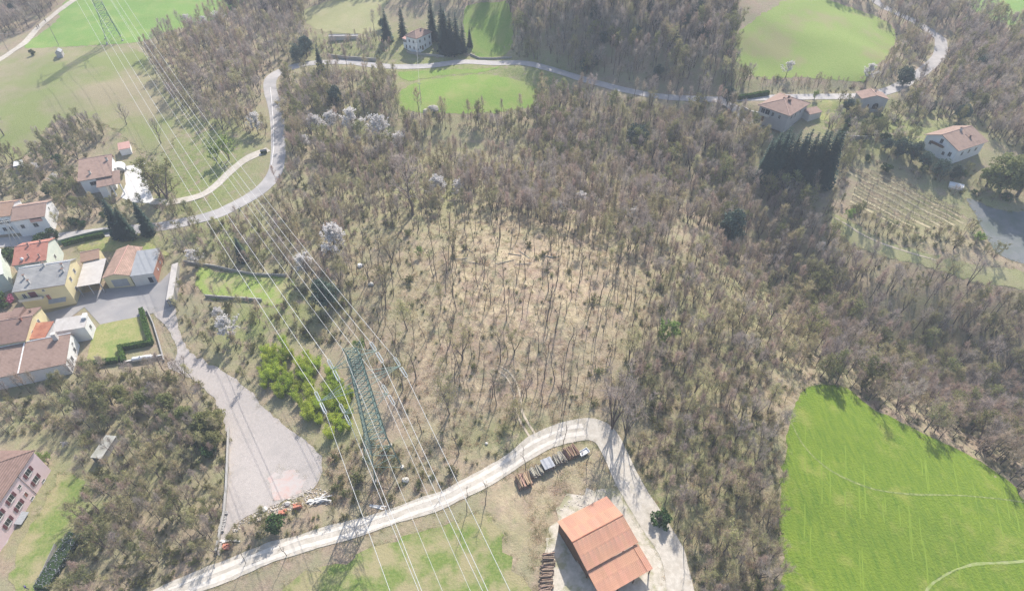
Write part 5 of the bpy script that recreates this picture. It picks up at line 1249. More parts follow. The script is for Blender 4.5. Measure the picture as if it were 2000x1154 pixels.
for k in range(12): o = link('board', boards[k % 3], e); o.location = (R.uniform(-1.2,1.2), R.uniform(-.5,.6), .04 + k*.055); o.rotation_euler = (R.uniform(-.1,.1), R.uniform(-.12,.12), R.uniform(-.5,.5))
p = at(445, 1058); e = empty('board_heap', tuple(p), .2, 'white boards lying by the short brick pallet', 'board heap')
for k in range(5): o = link('board', boards[k % 3], e); o.location = (R.uniform(-.5,1.0), R.uniform(-.3,.3), .04 + k*.055); o.rotation_euler = (0, R.uniform(-.05,.05), R.uniform(-.4,.4))
p = at(735, 991); e = empty('board_heap', tuple(p), -.2, 'few white planks lying on the bank above the track', 'board heap')
for k in range(3): o = link('board', boards[k % 3], e); o.location = (R.uniform(-.3,.3), k*.25, .05); o.rotation_euler = (0, 0, R.uniform(-.1,.1))
def boulder(label, x, y, r, mt=None, seed=1, name='boulder'):
    p = at(x, y); o = MB().blob((0,0,r*.35), r, seed, 2, .16, (1.2, 1, .75)).build(name, mt or M_FOOTC); o.location = tuple(p); props(o, label, 'boulder' if name == 'boulder' else 'block')
boulder('pale boulder on the bank between the pylon and the track', 792, 938, .7, seed=2); boulder('pale stone block just above the track under the cables', 840, 930, .35, seed=3)
boulder('white stone lying in the clearing on the knoll', 704, 520, .8, M_WHITE, 5); boulder('small pale stone in the clearing below the knoll', 725, 556, .7, M_FOOTC, 6); boulder('pale rock beside the first wheel rut', 950, 866, .35, seed=8)
boulder('white block among the bricks at the yard end', 517, 995, .55, M_WHITE, 9, 'stone_block'); boulder('grey white block beside the brick pallets', 562, 984, .55, M_BLOCK, 10, 'stone_block')
boulder('dark heap of stones at the lower edge of the bright meadow', 846, 216, 2.0, M_STONE, 12); boulder('grey stone heap beside the dark one at the meadow edge', 833, 219, 1.2, M_FOOTC, 13)
for k, (x, y) in enumerate(((513, 300), (519, 299))):
    p = at(x, y); e = empty('waste_bin', tuple(p), .3, ('dark waste bin at the road end of the drive', 'second dark waste bin nearest the road')[k], 'bin')
    MB().hexa([(-.5,-.4,0),(.5,-.4,0),(.5,.4,0),(-.5,.4,0)], [(-.6,-.5,1.1),(.6,-.5,1.1),(.6,.5,1.1),(-.6,.5,1.1)]).build('body', M_HEDGEC, e); MB().slab([(-.64,-.55,1.2),(.64,-.55,1.2),(.64,.55,1.3),(-.64,.55,1.3)], .08).build('lid', M_GLASS, e)
p = at(1866, 366); e = empty('cold_frame', tuple(p), -.5, 'low white garden frame in the shade by the grey yard', 'garden frame')
MB().box(-2.2,2.2,-.9,.9,-.2,.7).build('base', M_WHITE, e); MB().slab([(-2.3,-1,.75),(2.3,-1,.75),(2.3,1,1.3),(-2.3,1,1.3)], .06).build('cover', M_WHITE, e)
M_LOGL = mat('weathered_log', (.50,.46,.39), (.42,.38,.32), 3, rand=.15)
fl = [log_mesh(L, .12, M_LOGL, i + 20) for i, L in enumerate((5.0, 6.5, 4.2))]
for k in range(9):
    x, y = R.uniform(900, 1080), R.uniform(485, 535); p = at(x, y); o = link('fallen_log', fl[k % 3]); o.location = (p[0], p[1], p[2] + .16); o.rotation_euler = (0, R.uniform(-.05, .05), R.uniform(-1.2, .9))
    props(o, 'grey felled trunk lying on top of the knoll', 'log', 'felled trunks on top of the knoll')
# rubble
def stuff_scatter(name, label, cat, mesh_list, pts, smin, smax, squash=1.0):
    V = []; F = []; k = 0
    for (X, Y) in pts:
        v, f = mesh_list[R.randrange(len(mesh_list))]; s = R.uniform(smin, smax); a = R.uniform(0, 6.28); c, sn = math.cos(a), math.sin(a)
        w = np.stack([(v[:,0]*c - v[:,1]*sn)*s + X, (v[:,0]*sn + v[:,1]*c)*s + Y, v[:,2]*s*squash + float(HT(X, Y))], 1); V.append(w); F.append(f + k); k += len(v)
    return np.concatenate(V), np.concatenate(F)
def rock_np(seed):
    m = MB().blob((0,0,.2), 1, seed, 1, .25, (1.1, .9, .6)); return np.array(m.v), np.array(m.f)
rocks = [rock_np(s) for s in range(5)]
def pts_in(poly, n):
    xs = [p[0] for p in poly]; ys = [p[1] for p in poly]; out = []
    while len(out) < n:
        x, y = R.uniform(min(xs), max(xs)), R.uniform(min(ys), max(ys))
        if inpoly([x], [y], poly)[0]: q = at(x, y); out.append((q[0], q[1]))
    return out
V, F = stuff_scatter('rubble', '', '', rocks, pts_in([(452,1030),(500,1000),(560,976),(612,950),(640,960),(650,985),(600,985),(540,1005),(480,1025),(455,1045)], 420), .08, .26)
props(link('rubble', mesh_np('rubble', V, F, mat('rubble', (.55,.50,.44), (.42,.37,.32), 1))), 'pale rubble strewn along the end of the gravel yard', 'rubble', kind='stuff')
V, F = stuff_scatter('rubble', '', '', rocks, pts_in([(1090,1000),(1120,965),(1180,950),(1210,965),(1130,1000)], 160), .06, .2)
props(link('rubble', mesh_np('rubble', V, F, MATS['rubble'])), 'small stones on the bare bank behind the barn', 'rubble', kind='stuff')

V, F = stuff_scatter('gravel', '', '', rocks, pts_in([(345,640),(372,690),(440,730),(520,800),(604,868),(626,905),(610,950),(500,1000),(440,1060),(446,860),(424,790),(335,715)], 500), .03, .12)
props(link('gravel', mesh_np('gravel', V, F, mat('gravel_stone', (.66,.62,.58), (.50,.46,.43), 1))), 'loose pale stones lying over the gravel yard', 'gravel', kind='stuff')

# people
def person_mesh(seed, step=.22):
    me = bpy.data.meshes.new('person'); bm = bmesh.new(); sk = bm.verts.layers.skin.verify()
    J = {'pel':(0,0,.95,.14),'chest':(0,0,1.32,.17),'neck':(0,0,1.5,.07),'head':(0,.02,1.66,.105),'crown':(0,.0,1.76,.08),
         'hl':(.1,0,.9,.1),'kl':(.11,step*.6,.5,.075),'al':(.11,step*.2,.08,.05),'fl':(.11,step*.2+.16,.04,.045),'hr':(-.1,0,.9,.1),'kr':(-.11,-step*.2,.5,.075),'ar':(-.11,-step,.08,.05),'fr':(-.11,-step+.16,.04,.045),
         'sl':(.2,0,1.42,.07),'el':(.27,-.06,1.15,.05),'wl':(.26,.06,.9,.04),'ndl':(.26,.1,.82,.045),'sr':(-.2,0,1.42,.07),'er':(-.27,.02,1.15,.05),'wr':(-.26,.14,.92,.04),'ndr':(-.26,.18,.84,.045)}
    b = {k: bm.verts.new(v[:3]) for k, v in J.items()}
    for a, c in (('pel','chest'),('chest','neck'),('neck','head'),('head','crown'),('pel','hl'),('hl','kl'),('kl','al'),('al','fl'),('pel','hr'),('hr','kr'),('kr','ar'),('ar','fr'),('chest','sl'),('sl','el'),('el','wl'),('wl','ndl'),('chest','sr'),('sr','er'),('er','wr'),('wr','ndr')): bm.edges.new((b[a], b[c]))
    for k, v in J.items(): b[k][sk].radius = (v[3], v[3]); b[k][sk].use_root = (k == 'pel')
    bm.to_mesh(me); bm.free(); return me
def person(label, x, y, rz, top, legs, seed):
    m = bpy.data.materials.new('clothes'); m.use_nodes = True; nt = m.node_tree; bs = nt.nodes['Principled BSDF']; bs.inputs['Roughness'].default_value = .9
    tc = nt.nodes.new('ShaderNodeTexCoord'); sp = nt.nodes.new('ShaderNodeSeparateXYZ'); rp = nt.nodes.new('ShaderNodeValToRGB'); rp.color_ramp.interpolation = 'CONSTANT'
    mr = nt.nodes.new('ShaderNodeMath'); mr.operation = 'DIVIDE'; mr.inputs[1].default_value = 2.0
    nt.links.new(tc.outputs['Object'], sp.inputs[0]); nt.links.new(sp.outputs['Z'], mr.inputs[0]); nt.links.new(mr.outputs[0], rp.inputs[0]); nt.links.new(rp.outputs[0], bs.inputs['Base Color'])
    el = rp.color_ramp.elements; el[0].position = 0; el[0].color = (.05,.04,.04,1); el[1].position = .05; el[1].color = (*legs,1)
    for pos, c in ((.47, top), (.755, (.55,.36,.28)), (.835, (.06,.045,.04))): k = el.new(pos); k.color = (*c, 1)
    me = person_mesh(seed); me.materials.append(m); p = at(x, y); o = link('person', me); o.location = tuple(p); o.rotation_euler = (0, 0, rz)
    s = o.modifiers.new('skin', 'SKIN'); s.use_smooth_shade = True; o.modifiers.new('sub', 'SUBSURF').render_levels = 1
    props(o, label, 'person')
person('walker in dark jacket, lower of the pair on the white gravel lane', 74, 57, .6, (.05,.05,.06), (.06,.07,.12), 1)
person('walker in brown coat beside another on the white gravel lane', 77, 54.5, .7, (.16,.08,.06), (.05,.05,.06), 2)
person('lone walker in dark clothes farther up the white gravel lane', 90, 44, .6, (.07,.06,.08), (.04,.04,.05), 3)
person('person in a blue jacket standing on the grass slope below the pink house', 55, 1150, 2.2, (.09,.08,.26), (.05,.06,.09), 4)
# vineyard rows
M_VINE = mat('vine_wood', (.22,.165,.13), (.30,.24,.18), 2, rand=.15)
vine_post = MB().tube((0,0,-.2),(0,0,1.7),.05,n=5).mesh('post', M_POLE)
def vine_np(seed):
    rng = np.random.default_rng(seed); P = np.concatenate([rng.uniform(-1.3,1.3,(90,1)), rng.normal(size=(90,1))*.1, rng.uniform(.2,1.5,(90,1))],1); D = unit(rng.normal(size=(90,3))*np.array([1,.5,.6])+np.array([0,0,.3])); return twig_arrays(P, D, rng.uniform(.4,.9,90), np.full(90,.09), rng)
vine_m = [mesh_np('vine', *vine_np(s), M_VINE) for s in range(3)]
rows_ = [((1712,333),(1880,420)),((1700,338),(1884,432)),((1688,344),(1868,436)),((1680,352),(1846,440)),((1672,362),(1820,440)),((1668,374),(1790,440)),((1664,388),(1766,442)),((1655,330),(1700,352))]
for k, (a, b) in enumerate(rows_):
    strip('terrace', 'pale dry grass terrace between vine rows', 'terrace', [(a[0]-3, a[1]+5), ((a[0]+b[0])/2-3, (a[1]+b[1])/2+5), (b[0]-3, b[1]+5)], 1.1, mat('terrace_grass', (.52,.44,.28), (.40,.35,.20), 1.2, world=True), .09, .25, keep=False)['group' if False else 0]['group'] = 'terraces of the vineyard'
    A, B = at(*a), at(*b); L = np.linalg.norm((B-A)[:2]); d = (B-A)[:2]/L; e = empty('vine_row', tuple(A), 0, f'row of bare vines on posts in the terraced vineyard, {("first","second","third","fourth","fifth","sixth","seventh","eighth")[k]} from the dark trees', 'vine row', 'rows of the vineyard'); az = math.atan2(d[1], d[0])
    for i in range(int(L/2.5)):
        q = A[:2] + d*(i*2.5+1.2); o = link('vine', vine_m[i % 3], e); o.location = (q[0]-A[0], q[1]-A[1], float(HT(*q))-A[2]); o.rotation_euler = (0,0,az)
        if i % 2 == 0: o = link('post', vine_post, e); q = A[:2] + d*(i*2.5); o.location = (q[0]-A[0], q[1]-A[1], float(HT(*q))-A[2])
CLEAR.append([(1655,326),(1712,330),(1890,415),(1892,440),(1800,446),(1665,400)])
CLEAR.append([(1012,960),(1012,940),(1110,872),(1150,878),(1150,900),(1060,930),(1035,962)])

# ================================================================== trees set one by one
def tree_at(kind, bx, by, tx, ty, label, group=None, var=None, wide=1.0):
    p, h = height_between(bx, by, tx, ty); TAKEN.append((p[0], p[1])); return plant(kind, p[0], p[1], h, label, group, var, wide=wide)
TAKEN = []
G1 = 'spruces round the white farmhouse'
for k, (a, lab) in enumerate({(757,80,752,12): 'broad dark spruce standing apart beside the farmhouse annex', (788,74,783,4): 'slender spruce close behind the farmhouse annex', (846,78,840,-10): 'tall dark spruce at the corner behind the farmhouse roof', (868,106,862,18): 'dark spruce in front of the farmhouse garden cluster', (872,104,868,8): 'tall spruce in the middle of the farmhouse cluster', (882,108,878,20): 'blue green spruce at the front of the farmhouse cluster', (893,104,890,18): 'narrow spruce towards the meadow end of the farmhouse cluster', (905,104,903,38): 'shorter spruce at the meadow end of the farmhouse cluster', (918,92,915,50): 'small pointed spruce alone at the meadow edge by the farmhouse', (627,138,624,80): 'lone dark spruce at the bend of the road', (866,84,860,0): 'far spruce behind the farmhouse cluster'}.items()): tree_at('spruce', *a, lab, G1, k, 1.0 if k in (0, 10) else .8)
for k, (bx, ty) in enumerate(((1500,262),(1511,246),(1522,232),(1534,250),(1545,240),(1557,246),(1567,238),(1579,244),(1590,236),(1602,242),(1614,232),(1622,238))):
    tree_at('spruce', bx - 16, 354 + (k % 3) * 5, bx - 4, ty - 5, f'dark spruce in the dense row before the large villa, {("first","second","third","fourth","fifth","sixth","seventh","eighth","ninth","tenth","eleventh","last")[k]} from the wood', 'row of spruces before the large villa', k, (.72, .84, .66, .78)[k % 4])
for k, (a, lab) in enumerate({(240,462,218,372): 'tall dark spruce on the lawn behind the carport', (256,466,246,386): 'dark spruce joined to the tall one behind the carport', (292,456,277,380): 'dark spruce nearest the white paved yard', (476,508,466,458): 'short spruce casting a round shadow on the garden'}.items()): tree_at('spruce', *a, lab, None, k, 1.0)
for k, (a, lab) in enumerate({(1728,296,1728,262): 'blue green pine at the end of the pine group before the gabled house', (1752,308,1750,258): 'dense blue pine in the pine group before the gabled house', (1778,318,1776,262): 'broad blue pine in the middle of the pine group', (1800,330,1800,285): 'low blue pine just before the balcony of the gabled house', (1830,345,1832,300): 'blue green pine below the gabled house wall', (1860,352,1862,312): 'pine at the foot of the gabled house', (1652,222,1655,186): 'round green pine between the villa and the roadside house', (1762,168,1758,118): 'dark evergreen beside the bright road', (1815,222,1812,188): 'small dark pine on the slope above the gabled house', (600,112,598,66): 'blue green pine by the road bend', (585,122,584,84): 'lower blue green pine by the road bend', (660,218,655,165): 'dark pine in the wood below the road', (1420,205,1420,165): 'pine at the mouth of the villa drive', (1240,290,1245,240): 'dark evergreen in the wood below the road', (1420,480,1418,400): 'dark evergreen on the ravine slope', (640,600,625,545): 'dark ivy clad tree at the end of the garden wall'}.items()): tree_at('pine', *a, lab, None, k)
for k, (a, lab) in enumerate({(1950,372,1955,275): 'big yellow green conifer beside the grey yard', (1985,385,1992,262): 'tall yellow green conifer at the picture edge beyond the grey yard', (1925,365,1925,300): 'smaller yellow green conifer next to the gabled house'}.items()):
    e = tree_at('pine', *a, lab, None, k + 1, 1.1)
    for c in e.children:
        if c.name.startswith('crown'): c.data = c.data.copy(); c.data.materials[0] = M_OLIVE
for k, (a, lab) in enumerate({(8,265,-2,178): 'large bare tree at the edge of the dry meadow', (248,243,228,196): 'small leaning bare tree on the dry meadow', (315,280,302,222): 'round bare tree below the cables on the dry meadow', (1709,172,1712,112): 'spreading bare tree above the roadside house', (806,420,796,285): 'tall bare tree with fine pale twigs on the knoll edge', (600,545,590,500): 'grey bare tree by the garden wall', (350,480,335,440): 'greyish bare tree behind the workshop', (320,515,300,480): 'leaning bare tree at the workshop corner'}.items()): tree_at('bigtree', *a, lab, None, k)
tree_at('multistem', 1195, 838, 1192, 708, 'big bare tree of many upright stems at the bend of the dirt track'); tree_at('multistem', 1222, 850, 1232, 745, 'bare many-stemmed tree behind the one at the track bend')
for k, (a, lab) in enumerate({(385,520,382,478): 'white blossoming tree by the long shed', (452,665,445,612): 'white blossoming tree in the garden above the gravel yard', (432,622,428,598): 'small white blossoming tree in the garden', (600,540,588,490): 'pale pink blossoming tree under the cables', (660,505,650,432): 'white blossoming tree at the edge of the clearing', (620,262,610,222): 'white blossoming tree beside the road below the bend', (650,262,645,212): 'tall white blossoming tree below the road', (690,265,686,208): 'white blossoming tree in the row below the road', (742,280,738,222): 'wide white blossoming tree in the row below the road', (780,300,775,255): 'pale blossoming tree at the end of the row below the road', (505,262,500,215): 'white blossoming tree inside the road bend', (1135,402,1135,374): 'white blossoming tree in the deep wood, upper of two', (1236,432,1236,402): 'white blossoming tree in the deep wood, lower of two', (1090,425,1085,392): 'low white blossoming tree near the top of the knoll', (858,385,850,342): 'white blossoming tree on the far edge of the clearing', (895,385,890,350): 'pale blossoming tree on the far edge of the clearing', (1600,492,1597,466): 'pink white blossoming tree on the ravine slope', (1628,500,1626,480): 'small pink white blossoming tree on the ravine slope', (372,58,368,22): 'white blossoming tree on the edge of the far meadow', (404,60,400,28): 'wide white blossoming tree on the edge of the far meadow', (432,56,430,18): 'tall white blossoming tree on the edge of the far meadow', (1535,150,1532,112): 'white blossoming tree under the hilltop meadow', (1690,160,1694,118): 'white blossoming tree beside the spreading bare tree', (75,338,70,312): 'white blossoming bush beside the white cabin', (112,360,108,332): 'white blossoming tree above the street', (1985,855,1985,812): 'pale blossoming tree at the ravine edge by the field', (130,872,128,858): 'low white blossoming bush behind the pink house', (700,290,697,262): 'low white blossoming tree below the row', (600,290,596,262): 'low white blossoming tree beside the road'}.items()): tree_at('blossom', *a, lab, None, k, 1.2)
for k, (a, lab) in enumerate({(448,312,440,262): 'bright green leafy tree beside the drive', (424,318,418,280): 'light green leafy tree under the cables', (1300,672,1300,622): 'fresh green leafy tree in the wood past the knoll', (1258,735,1256,705): 'small fresh green tree above the dirt track', (1655,430,1655,402): 'light green bush on the ridge below the vineyard', (1905,475,1905,440): 'bright green bush beside the grey yard', (95,905,92,868): 'bright green bush behind the pink house', (1590,195,1580,168): 'yellow green bush behind the large villa', (705,690,702,662): 'light green sapling near the pylon', (820,500,818,480): 'small fresh green sapling in the clearing'}.items()): tree_at('leafy', *a, lab, None, k)
for k, (a, lab) in enumerate({(65,108,65,93): 'round green bush beside the tiny hut', (12,512,10,470): 'dark green bush between the street and the pale roof', (30,500,30,478): 'dark green bush beside the braced pole', (8,600,6,560): 'dark green bush at the edge by the cream house', (1870,820,1868,770): 'glossy green ivy bush on the ravine edge', (1840,800,1838,776): 'small glossy green bush on the ravine edge', (1905,830,1900,790): 'yellow green ivy clad bush at the ravine', (390,862,388,830): 'bright evergreen bush by the gravel yard wall', (540,1035,545,1000): 'glossy green bush on the bank above the track', (410,890,408,868): 'low evergreen bush below the gravel yard wall', (1290,1020,1286,1000): 'low green bush beside the barn drive', (110,470,100,440): 'evergreen bush beside the terrace house', (85,478,78,450): 'evergreen bush before the terrace house'}.items()): tree_at('evergreen', *a, lab, None, k)
for k, (a, lab) in enumerate({(328,392,314,292): 'large grey green tree shading the white paved yard', (304,364,298,300): 'grey green tree at the corner of the white paved yard', (312,385,304,318): 'lower grey green tree between the two over the paved yard', (335,370,330,310): 'grey green tree behind the large one at the paved yard'}.items()): tree_at('olive', *a, lab, None, k, 1.25)
tree_at('pinkbush', 20, 590, 20, 568, 'bright pink flowering bush beside the cream house')
for k, (x, y, hh) in enumerate(((402,846,7.5),(426,838,7),(372,828,7),(334,800,6.5),(292,792,6),(246,786,6.5),(424,872,6),(204,778,6))):
    p = at(x, y); TAKEN.append((p[0], p[1])); e = plant('pine', p[0], p[1], hh, f'olive green pine above the gravel yard wall, {("first","second","third","fourth","fifth","sixth","seventh","eighth")[(6 if k == 6 else k)]} from the yard', 'olive pines above the yard wall', k)
    for c in e.children:
        if c.name.startswith('crown'):
            if k < 3: c.data = c.data.copy(); c.data.name = 'olive_pine_crown'; c.data.materials[0] = M_OLIVE; OLP = globals().setdefault('OLP', []); OLP.append(c.data)
            else: c.data = OLP[k % 3]
for k, (x, y, hh) in enumerate(((1026,918,9),(1100,868,10),(1146,905,9),(912,1000,10),(948,985,9),(700,1062,8),(1298,985,9),(1335,1060,10),(560,1085,7),(480,1100,7))):
    p = at(x, y); TAKEN.append((p[0], p[1])); plant('slim', p[0], p[1], hh, ('slender bare tree beside the firewood row', 'slender bare tree on the grass inside the track bend', 'slender bare tree beside the white trailer', 'slender bare tree below the track under the cables', 'slender bare tree below the track near the firewood', 'slender bare tree below the lower track', 'slender bare tree beside the barn drive', 'slender bare tree nearest the barn front', 'slender bare tree on the bank below the bricks', 'slender bare tree above the lower end of the track')[k], None, k)
# bamboo
BAM = [(522,690),(545,668),(590,688),(640,720),(690,775),(694,835),(655,862),(625,842),(580,795),(530,765),(508,770)]; CLEAR.append([(768,58),(862,55),(905,108),(905,128),(770,128)]); CLEAR.append([(500,690),(545,655),(600,675),(660,715),(710,775),(710,850),(655,880),(610,850),(560,805),(500,790)])
_n = 0
for (X, Y) in pts_in(BAM, 400):
    if all((X-a)**2 + (Y-b)**2 > 1.6**2 for a, b in TAKEN[-60:]) and _n < 60:
        TAKEN.append((X, Y)); _n += 1; plant('bamboo', X, Y, R.uniform(3.0, 5.0), 'bright yellow green bamboo in the dense thicket by the gravel yard', 'bamboo thicket by the gravel yard', wide=1.0)

# ================================================================== the woods
KNOLL = [(690,470),(780,430),(900,418),(1050,438),(1150,468),(1250,515),(1275,600),(1245,665),(1190,720),(1160,800),(1050,835),(950,868),(850,905),(800,880),(775,780),(700,700),(685,600)]
ZONES = [  # name, photo polygon, mean spacing (m), kinds with weights, height range (m)
 ('in the clearing on the knoll', KNOLL, 4.5, dict(slim=10, bush=2.0, budbush=2.2, bud=.5), (8, 13)),
 ('in the scrub between the gravel yard and the pink house', [(-60,732),(340,722),(420,775),(446,830),(440,1082),(380,1190),(110,1190),(150,1050),(165,930),(130,850),(-60,850)], 2.35, dict(olive=1.6, bud=2.6, bare=5, greybare=1.5, budbush=3, bush=2), (4.5, 8.8)),
 ('on the bank between the gravel yard and the track', [(440,1050),(520,1005),(640,985),(700,975),(740,1000),(620,1040),(520,1070),(400,1118)], 2.6, dict(olive=2, bud=3.2, bare=3, bush=3, budbush=2), (3.4, 6.5)),
 ('in the scrub behind the barn', [(1210,870),(1300,830),(1520,800),(1520,1200),(1345,1200),(1330,1080),(1270,990)], 2.45, dict(bare=5, bud=3.4, greybare=2, bush=3, budbush=2.5), (4.5, 9.8)),
 ('on the brown wooded slope beyond the knoll', [(1250,515),(1330,470),(1480,500),(1560,620),(1600,740),(1530,800),(1300,830),(1160,800),(1245,665)], 2.9, dict(bare=6, greybare=2, bud=3.2, bush=2, budbush=1.5), (5.9, 11.1)),
 ('in the deep ravine beside the green field', [(1480,480),(1640,470),(1760,520),(2060,575),(2060,1010),(2000,990),(1900,905),(1700,805),(1600,750),(1540,620)], 3.1, dict(bare=6, greybare=4, bud=3.4, bush=1, olive=1.6), (7.8, 13.0)),
 ('in the scrub below the vineyard', [(1640,395),(1790,440),(1890,440),(1960,515),(2060,530),(1800,485),(1690,465)], 2.8, dict(greybare=3, bud=3.2, olive=2, bush=2, budbush=2), (3.9, 7.8)),
 ('in the wood below the large villa', [(1380,190),(1500,250),(1490,370),(1640,400),(1600,480),(1480,480),(1300,430),(1280,300)], 3.3, dict(bare=4, greybare=4, bud=3.2, olive=1.8, bush=.6), (7.8, 13.7)),
 ('on the wooded hillside above the road', [(990,-60),(1440,-60),(1440,60),(1420,105),(1470,160),(1390,190),(1210,165),(1040,118),(1000,110)], 3.2, dict(bare=4, greybare=5, bud=3.2, olive=1.6, pine=.5), (8.5, 13.7)),
 ('in the wood behind the farmhouse meadows', [(450,-60),(1000,-60),(1000,20),(900,12),(760,0),(745,70),(590,40),(540,30),(450,30)], 3.4, dict(bare=4, greybare=5, bud=2.4, pine=.5), (8.5, 13.0)),
 ('on the wooded slope inside the road bend', [(340,60),(450,20),(590,40),(610,110),(540,130),(515,180),(525,280),(470,270),(400,250),(330,200),(280,110)], 3.1, dict(bare=5, greybare=4, bud=2.8, bush=.6), (5.9, 11.1)),
 ('in the wood between the road and the bright meadow', [(550,150),(640,130),(780,140),(770,200),(800,220),(1040,215),(1060,180),(1200,185),(1390,195),(1290,310),(1100,330),(900,250),(760,330),(560,330)], 3.0, dict(bare=5, greybare=3, bud=3.4, olive=1.6, bush=.6), (7.2, 12.3)),
 ('on the wooded slope below the road', [(420,430),(545,330),(760,330),(880,300),(900,410),(780,430),(690,470),(685,600),(640,560),(560,535),(470,500)], 2.9, dict(bare=6, greybare=1.5, bud=3.4, bush=2, budbush=1.2), (5.9, 10.4)),
 ('in the wooded gully beyond the knoll', [(880,300),(1100,330),(1290,310),(1300,430),(1330,470),(1250,515),(1150,468),(1050,438),(900,415)], 3.0, dict(bare=5, greybare=4, bud=3.2, bush=.6), (7.2, 12.3)),
 ('in the wood on the far slope behind the gabled house', [(1750,60),(2060,40),(2060,330),(1930,270),(1840,240),(1740,220),(1800,150),(1850,90)], 3.2, dict(greybare=6, bare=4, bud=2.5, olive=1.5, pine=.4), (7.2, 12.3)),
 ('in the wood along the top of the hill', [(1600,-60),(2060,-60),(2060,80),(1880,70),(1770,60),(1700,22),(1610,-6)], 3.3, dict(greybare=6, bare=4, bud=2.4), (7.8, 11.7)),
 ('in the wood between the hilltop meadow and the bright road', [(1690,20),(1760,50),(1850,60),(1850,110),(1790,165),(1700,182),(1690,160),(1735,110),(1750,80)], 3.0, dict(greybare=4, bare=4, bud=3.2, bush=2, pine=.4), (5.9, 9.8)),
 ('in the thicket above the road by the greenhouse', [(600,75),(640,74),(735,76),(768,100),(765,118),(640,112),(600,112)], 2.9, dict(greybare=4, bare=3, bud=2, bush=2), (3.5, 6.5)),
 ('in the scrub under the hilltop meadow', [(1400,150),(1690,160),(1700,180),(1400,188)], 2.8, dict(greybare=3, bare=4, bud=3.2, bush=2), (3.9, 7.8)),
 ('in the garden below the gabled house', [(1700,332),(1800,325),(1900,330),(1985,400),(1890,395),(1760,340)], 3.4, dict(greybare=2, bud=2, olive=3, evergreen=2, bush=2), (3.0, 5.5)),
 ('in the gardens round the villa', [(1590,180),(1720,200),(1800,240),(1800,300),(1700,330),(1640,380),(1620,260)], 2.9, dict(greybare=2, bud=3.2, olive=2, evergreen=1, bush=2), (3.9, 7.8)),
 ('in the dark wood beside the gravel lane', [(-60,-60),(150,-60),(110,20),(60,60),(-60,100)], 3.2, dict(greybare=6, bare=2, pine=.4), (7.8, 11.7)),
 ('in the gardens above the street', [(-60,330),(90,300),(150,270),(200,290),(150,330),(200,390),(300,400),(420,420),(330,455),(120,470),(100,400),(-60,390)], 3.3, dict(olive=4, bud=3.2, bare=2, evergreen=1.0, budbush=2), (4.5, 8.5)),
 ('behind the workshop and the garden wall', [(300,402),(420,428),(520,480),(560,535),(500,532),(420,516),(350,505),(320,490),(330,455)], 3.3, dict(bare=3, greybare=3, bud=2.5, olive=1.5, budbush=2), (5.2, 9.1)),
 ('in the thicket beside the brown roofed house', [(66,305),(88,262),(150,232),(205,250),(205,285),(160,300)], 2.6, dict(greybare=5, olive=2, bush=2, bud=1), (4.5, 7.2)),
 ('in the scrub above the gravel yard', [(350,520),(400,500),(480,490),(690,560),(690,680),(560,660),(520,690),(500,760),(420,700),(370,670),(345,600)], 3.6, dict(bud=3.2, bare=2, olive=1, budbush=3, bush=2), (3.2, 7.2)),
 ('in the scrub round the foot of the pylon', [(640,850),(700,840),(800,880),(860,920),(720,1000),(640,985)], 2.8, dict(budbush=4, bush=3, olive=1, bud=1), (1.8, 3.6)),
 ('along the bank above the dirt track', [(800,950),(900,900),(1010,860),(1000,892),(920,940),(820,985)], 3.4, dict(bush=3, budbush=2, slim=2), (2.0, 5.0)),
]
LOOK = {'bare': 'brown bare tree', 'greybare': 'grey bare tree', 'bud': 'budding pale green tree', 'olive': 'olive green leafing tree', 'slim': 'slender dark-stemmed bare tree', 'bush': 'twiggy brown bush', 'budbush': 'low bush in green bud', 'pine': 'dull green evergreen', 'evergreen': 'dark evergreen bush'}
_dark = [(1185,60,190,70),(1560,330,90,40)]
SPC = 2.3
cand = []
yy = 34.0; row = 0
while yy < 372:
    half = 64 + yy * 1.0; n = int(2 * half / SPC)
    xs = -half + SPC * (np.arange(n) + (.5 if row % 2 else 0)) + NR.uniform(-.8, .8, n); cand.append(np.stack([xs, yy + NR.uniform(-.8, .8, n)], 1)); yy += SPC * .9; row += 1
cand = np.concatenate(cand); cz = HT(cand[:, 0], cand[:, 1]); cpx, cpy = project(cand[:, 0], cand[:, 1], cz)
ok = (cpx > -70) & (cpx < 2070) & (cpy > -25) & (cpy < 1235)
for poly in CLEAR: ok &= ~inpoly(cpx, cpy, poly)
for Lc, hw in ROADS:
    P = Lc[::2]; w = np.asarray(hw)[::2]
    for a, b in zip(P, w): ok &= (cand[:, 0]-a[0])**2 + (cand[:, 1]-a[1])**2 > (b + 1.0)**2
for X, Y, a, w, d in FOOT:
    dx, dy = cand[:, 0]-X, cand[:, 1]-Y; u_ = dx*math.cos(a) + dy*math.sin(a); v_ = -dx*math.sin(a) + dy*math.cos(a); ok &= ~((abs(u_) < w + .8) & (abs(v_) < d + .8))
for X, Y in TAKEN: ok &= (cand[:, 0]-X)**2 + (cand[:, 1]-Y)**2 > 2.2
zone = np.full(len(cand), -1)
for k, z in enumerate(ZONES): zone[(zone < 0) & inpoly(cpx, cpy, z[1])] = k
_rp = [(415,421),(452,405),(490,385),(520,362),(538,335),(544,300),(543,260),(540,225),(533,195),(527,172),(530,154),(548,140),(582,129),(620,123),(680,122),(740,129),(800,131),(850,128),(920,122),(1000,123),(1060,132),(1110,146),(1160,161),(1210,174),(1270,186),(1330,192),(1400,194)]
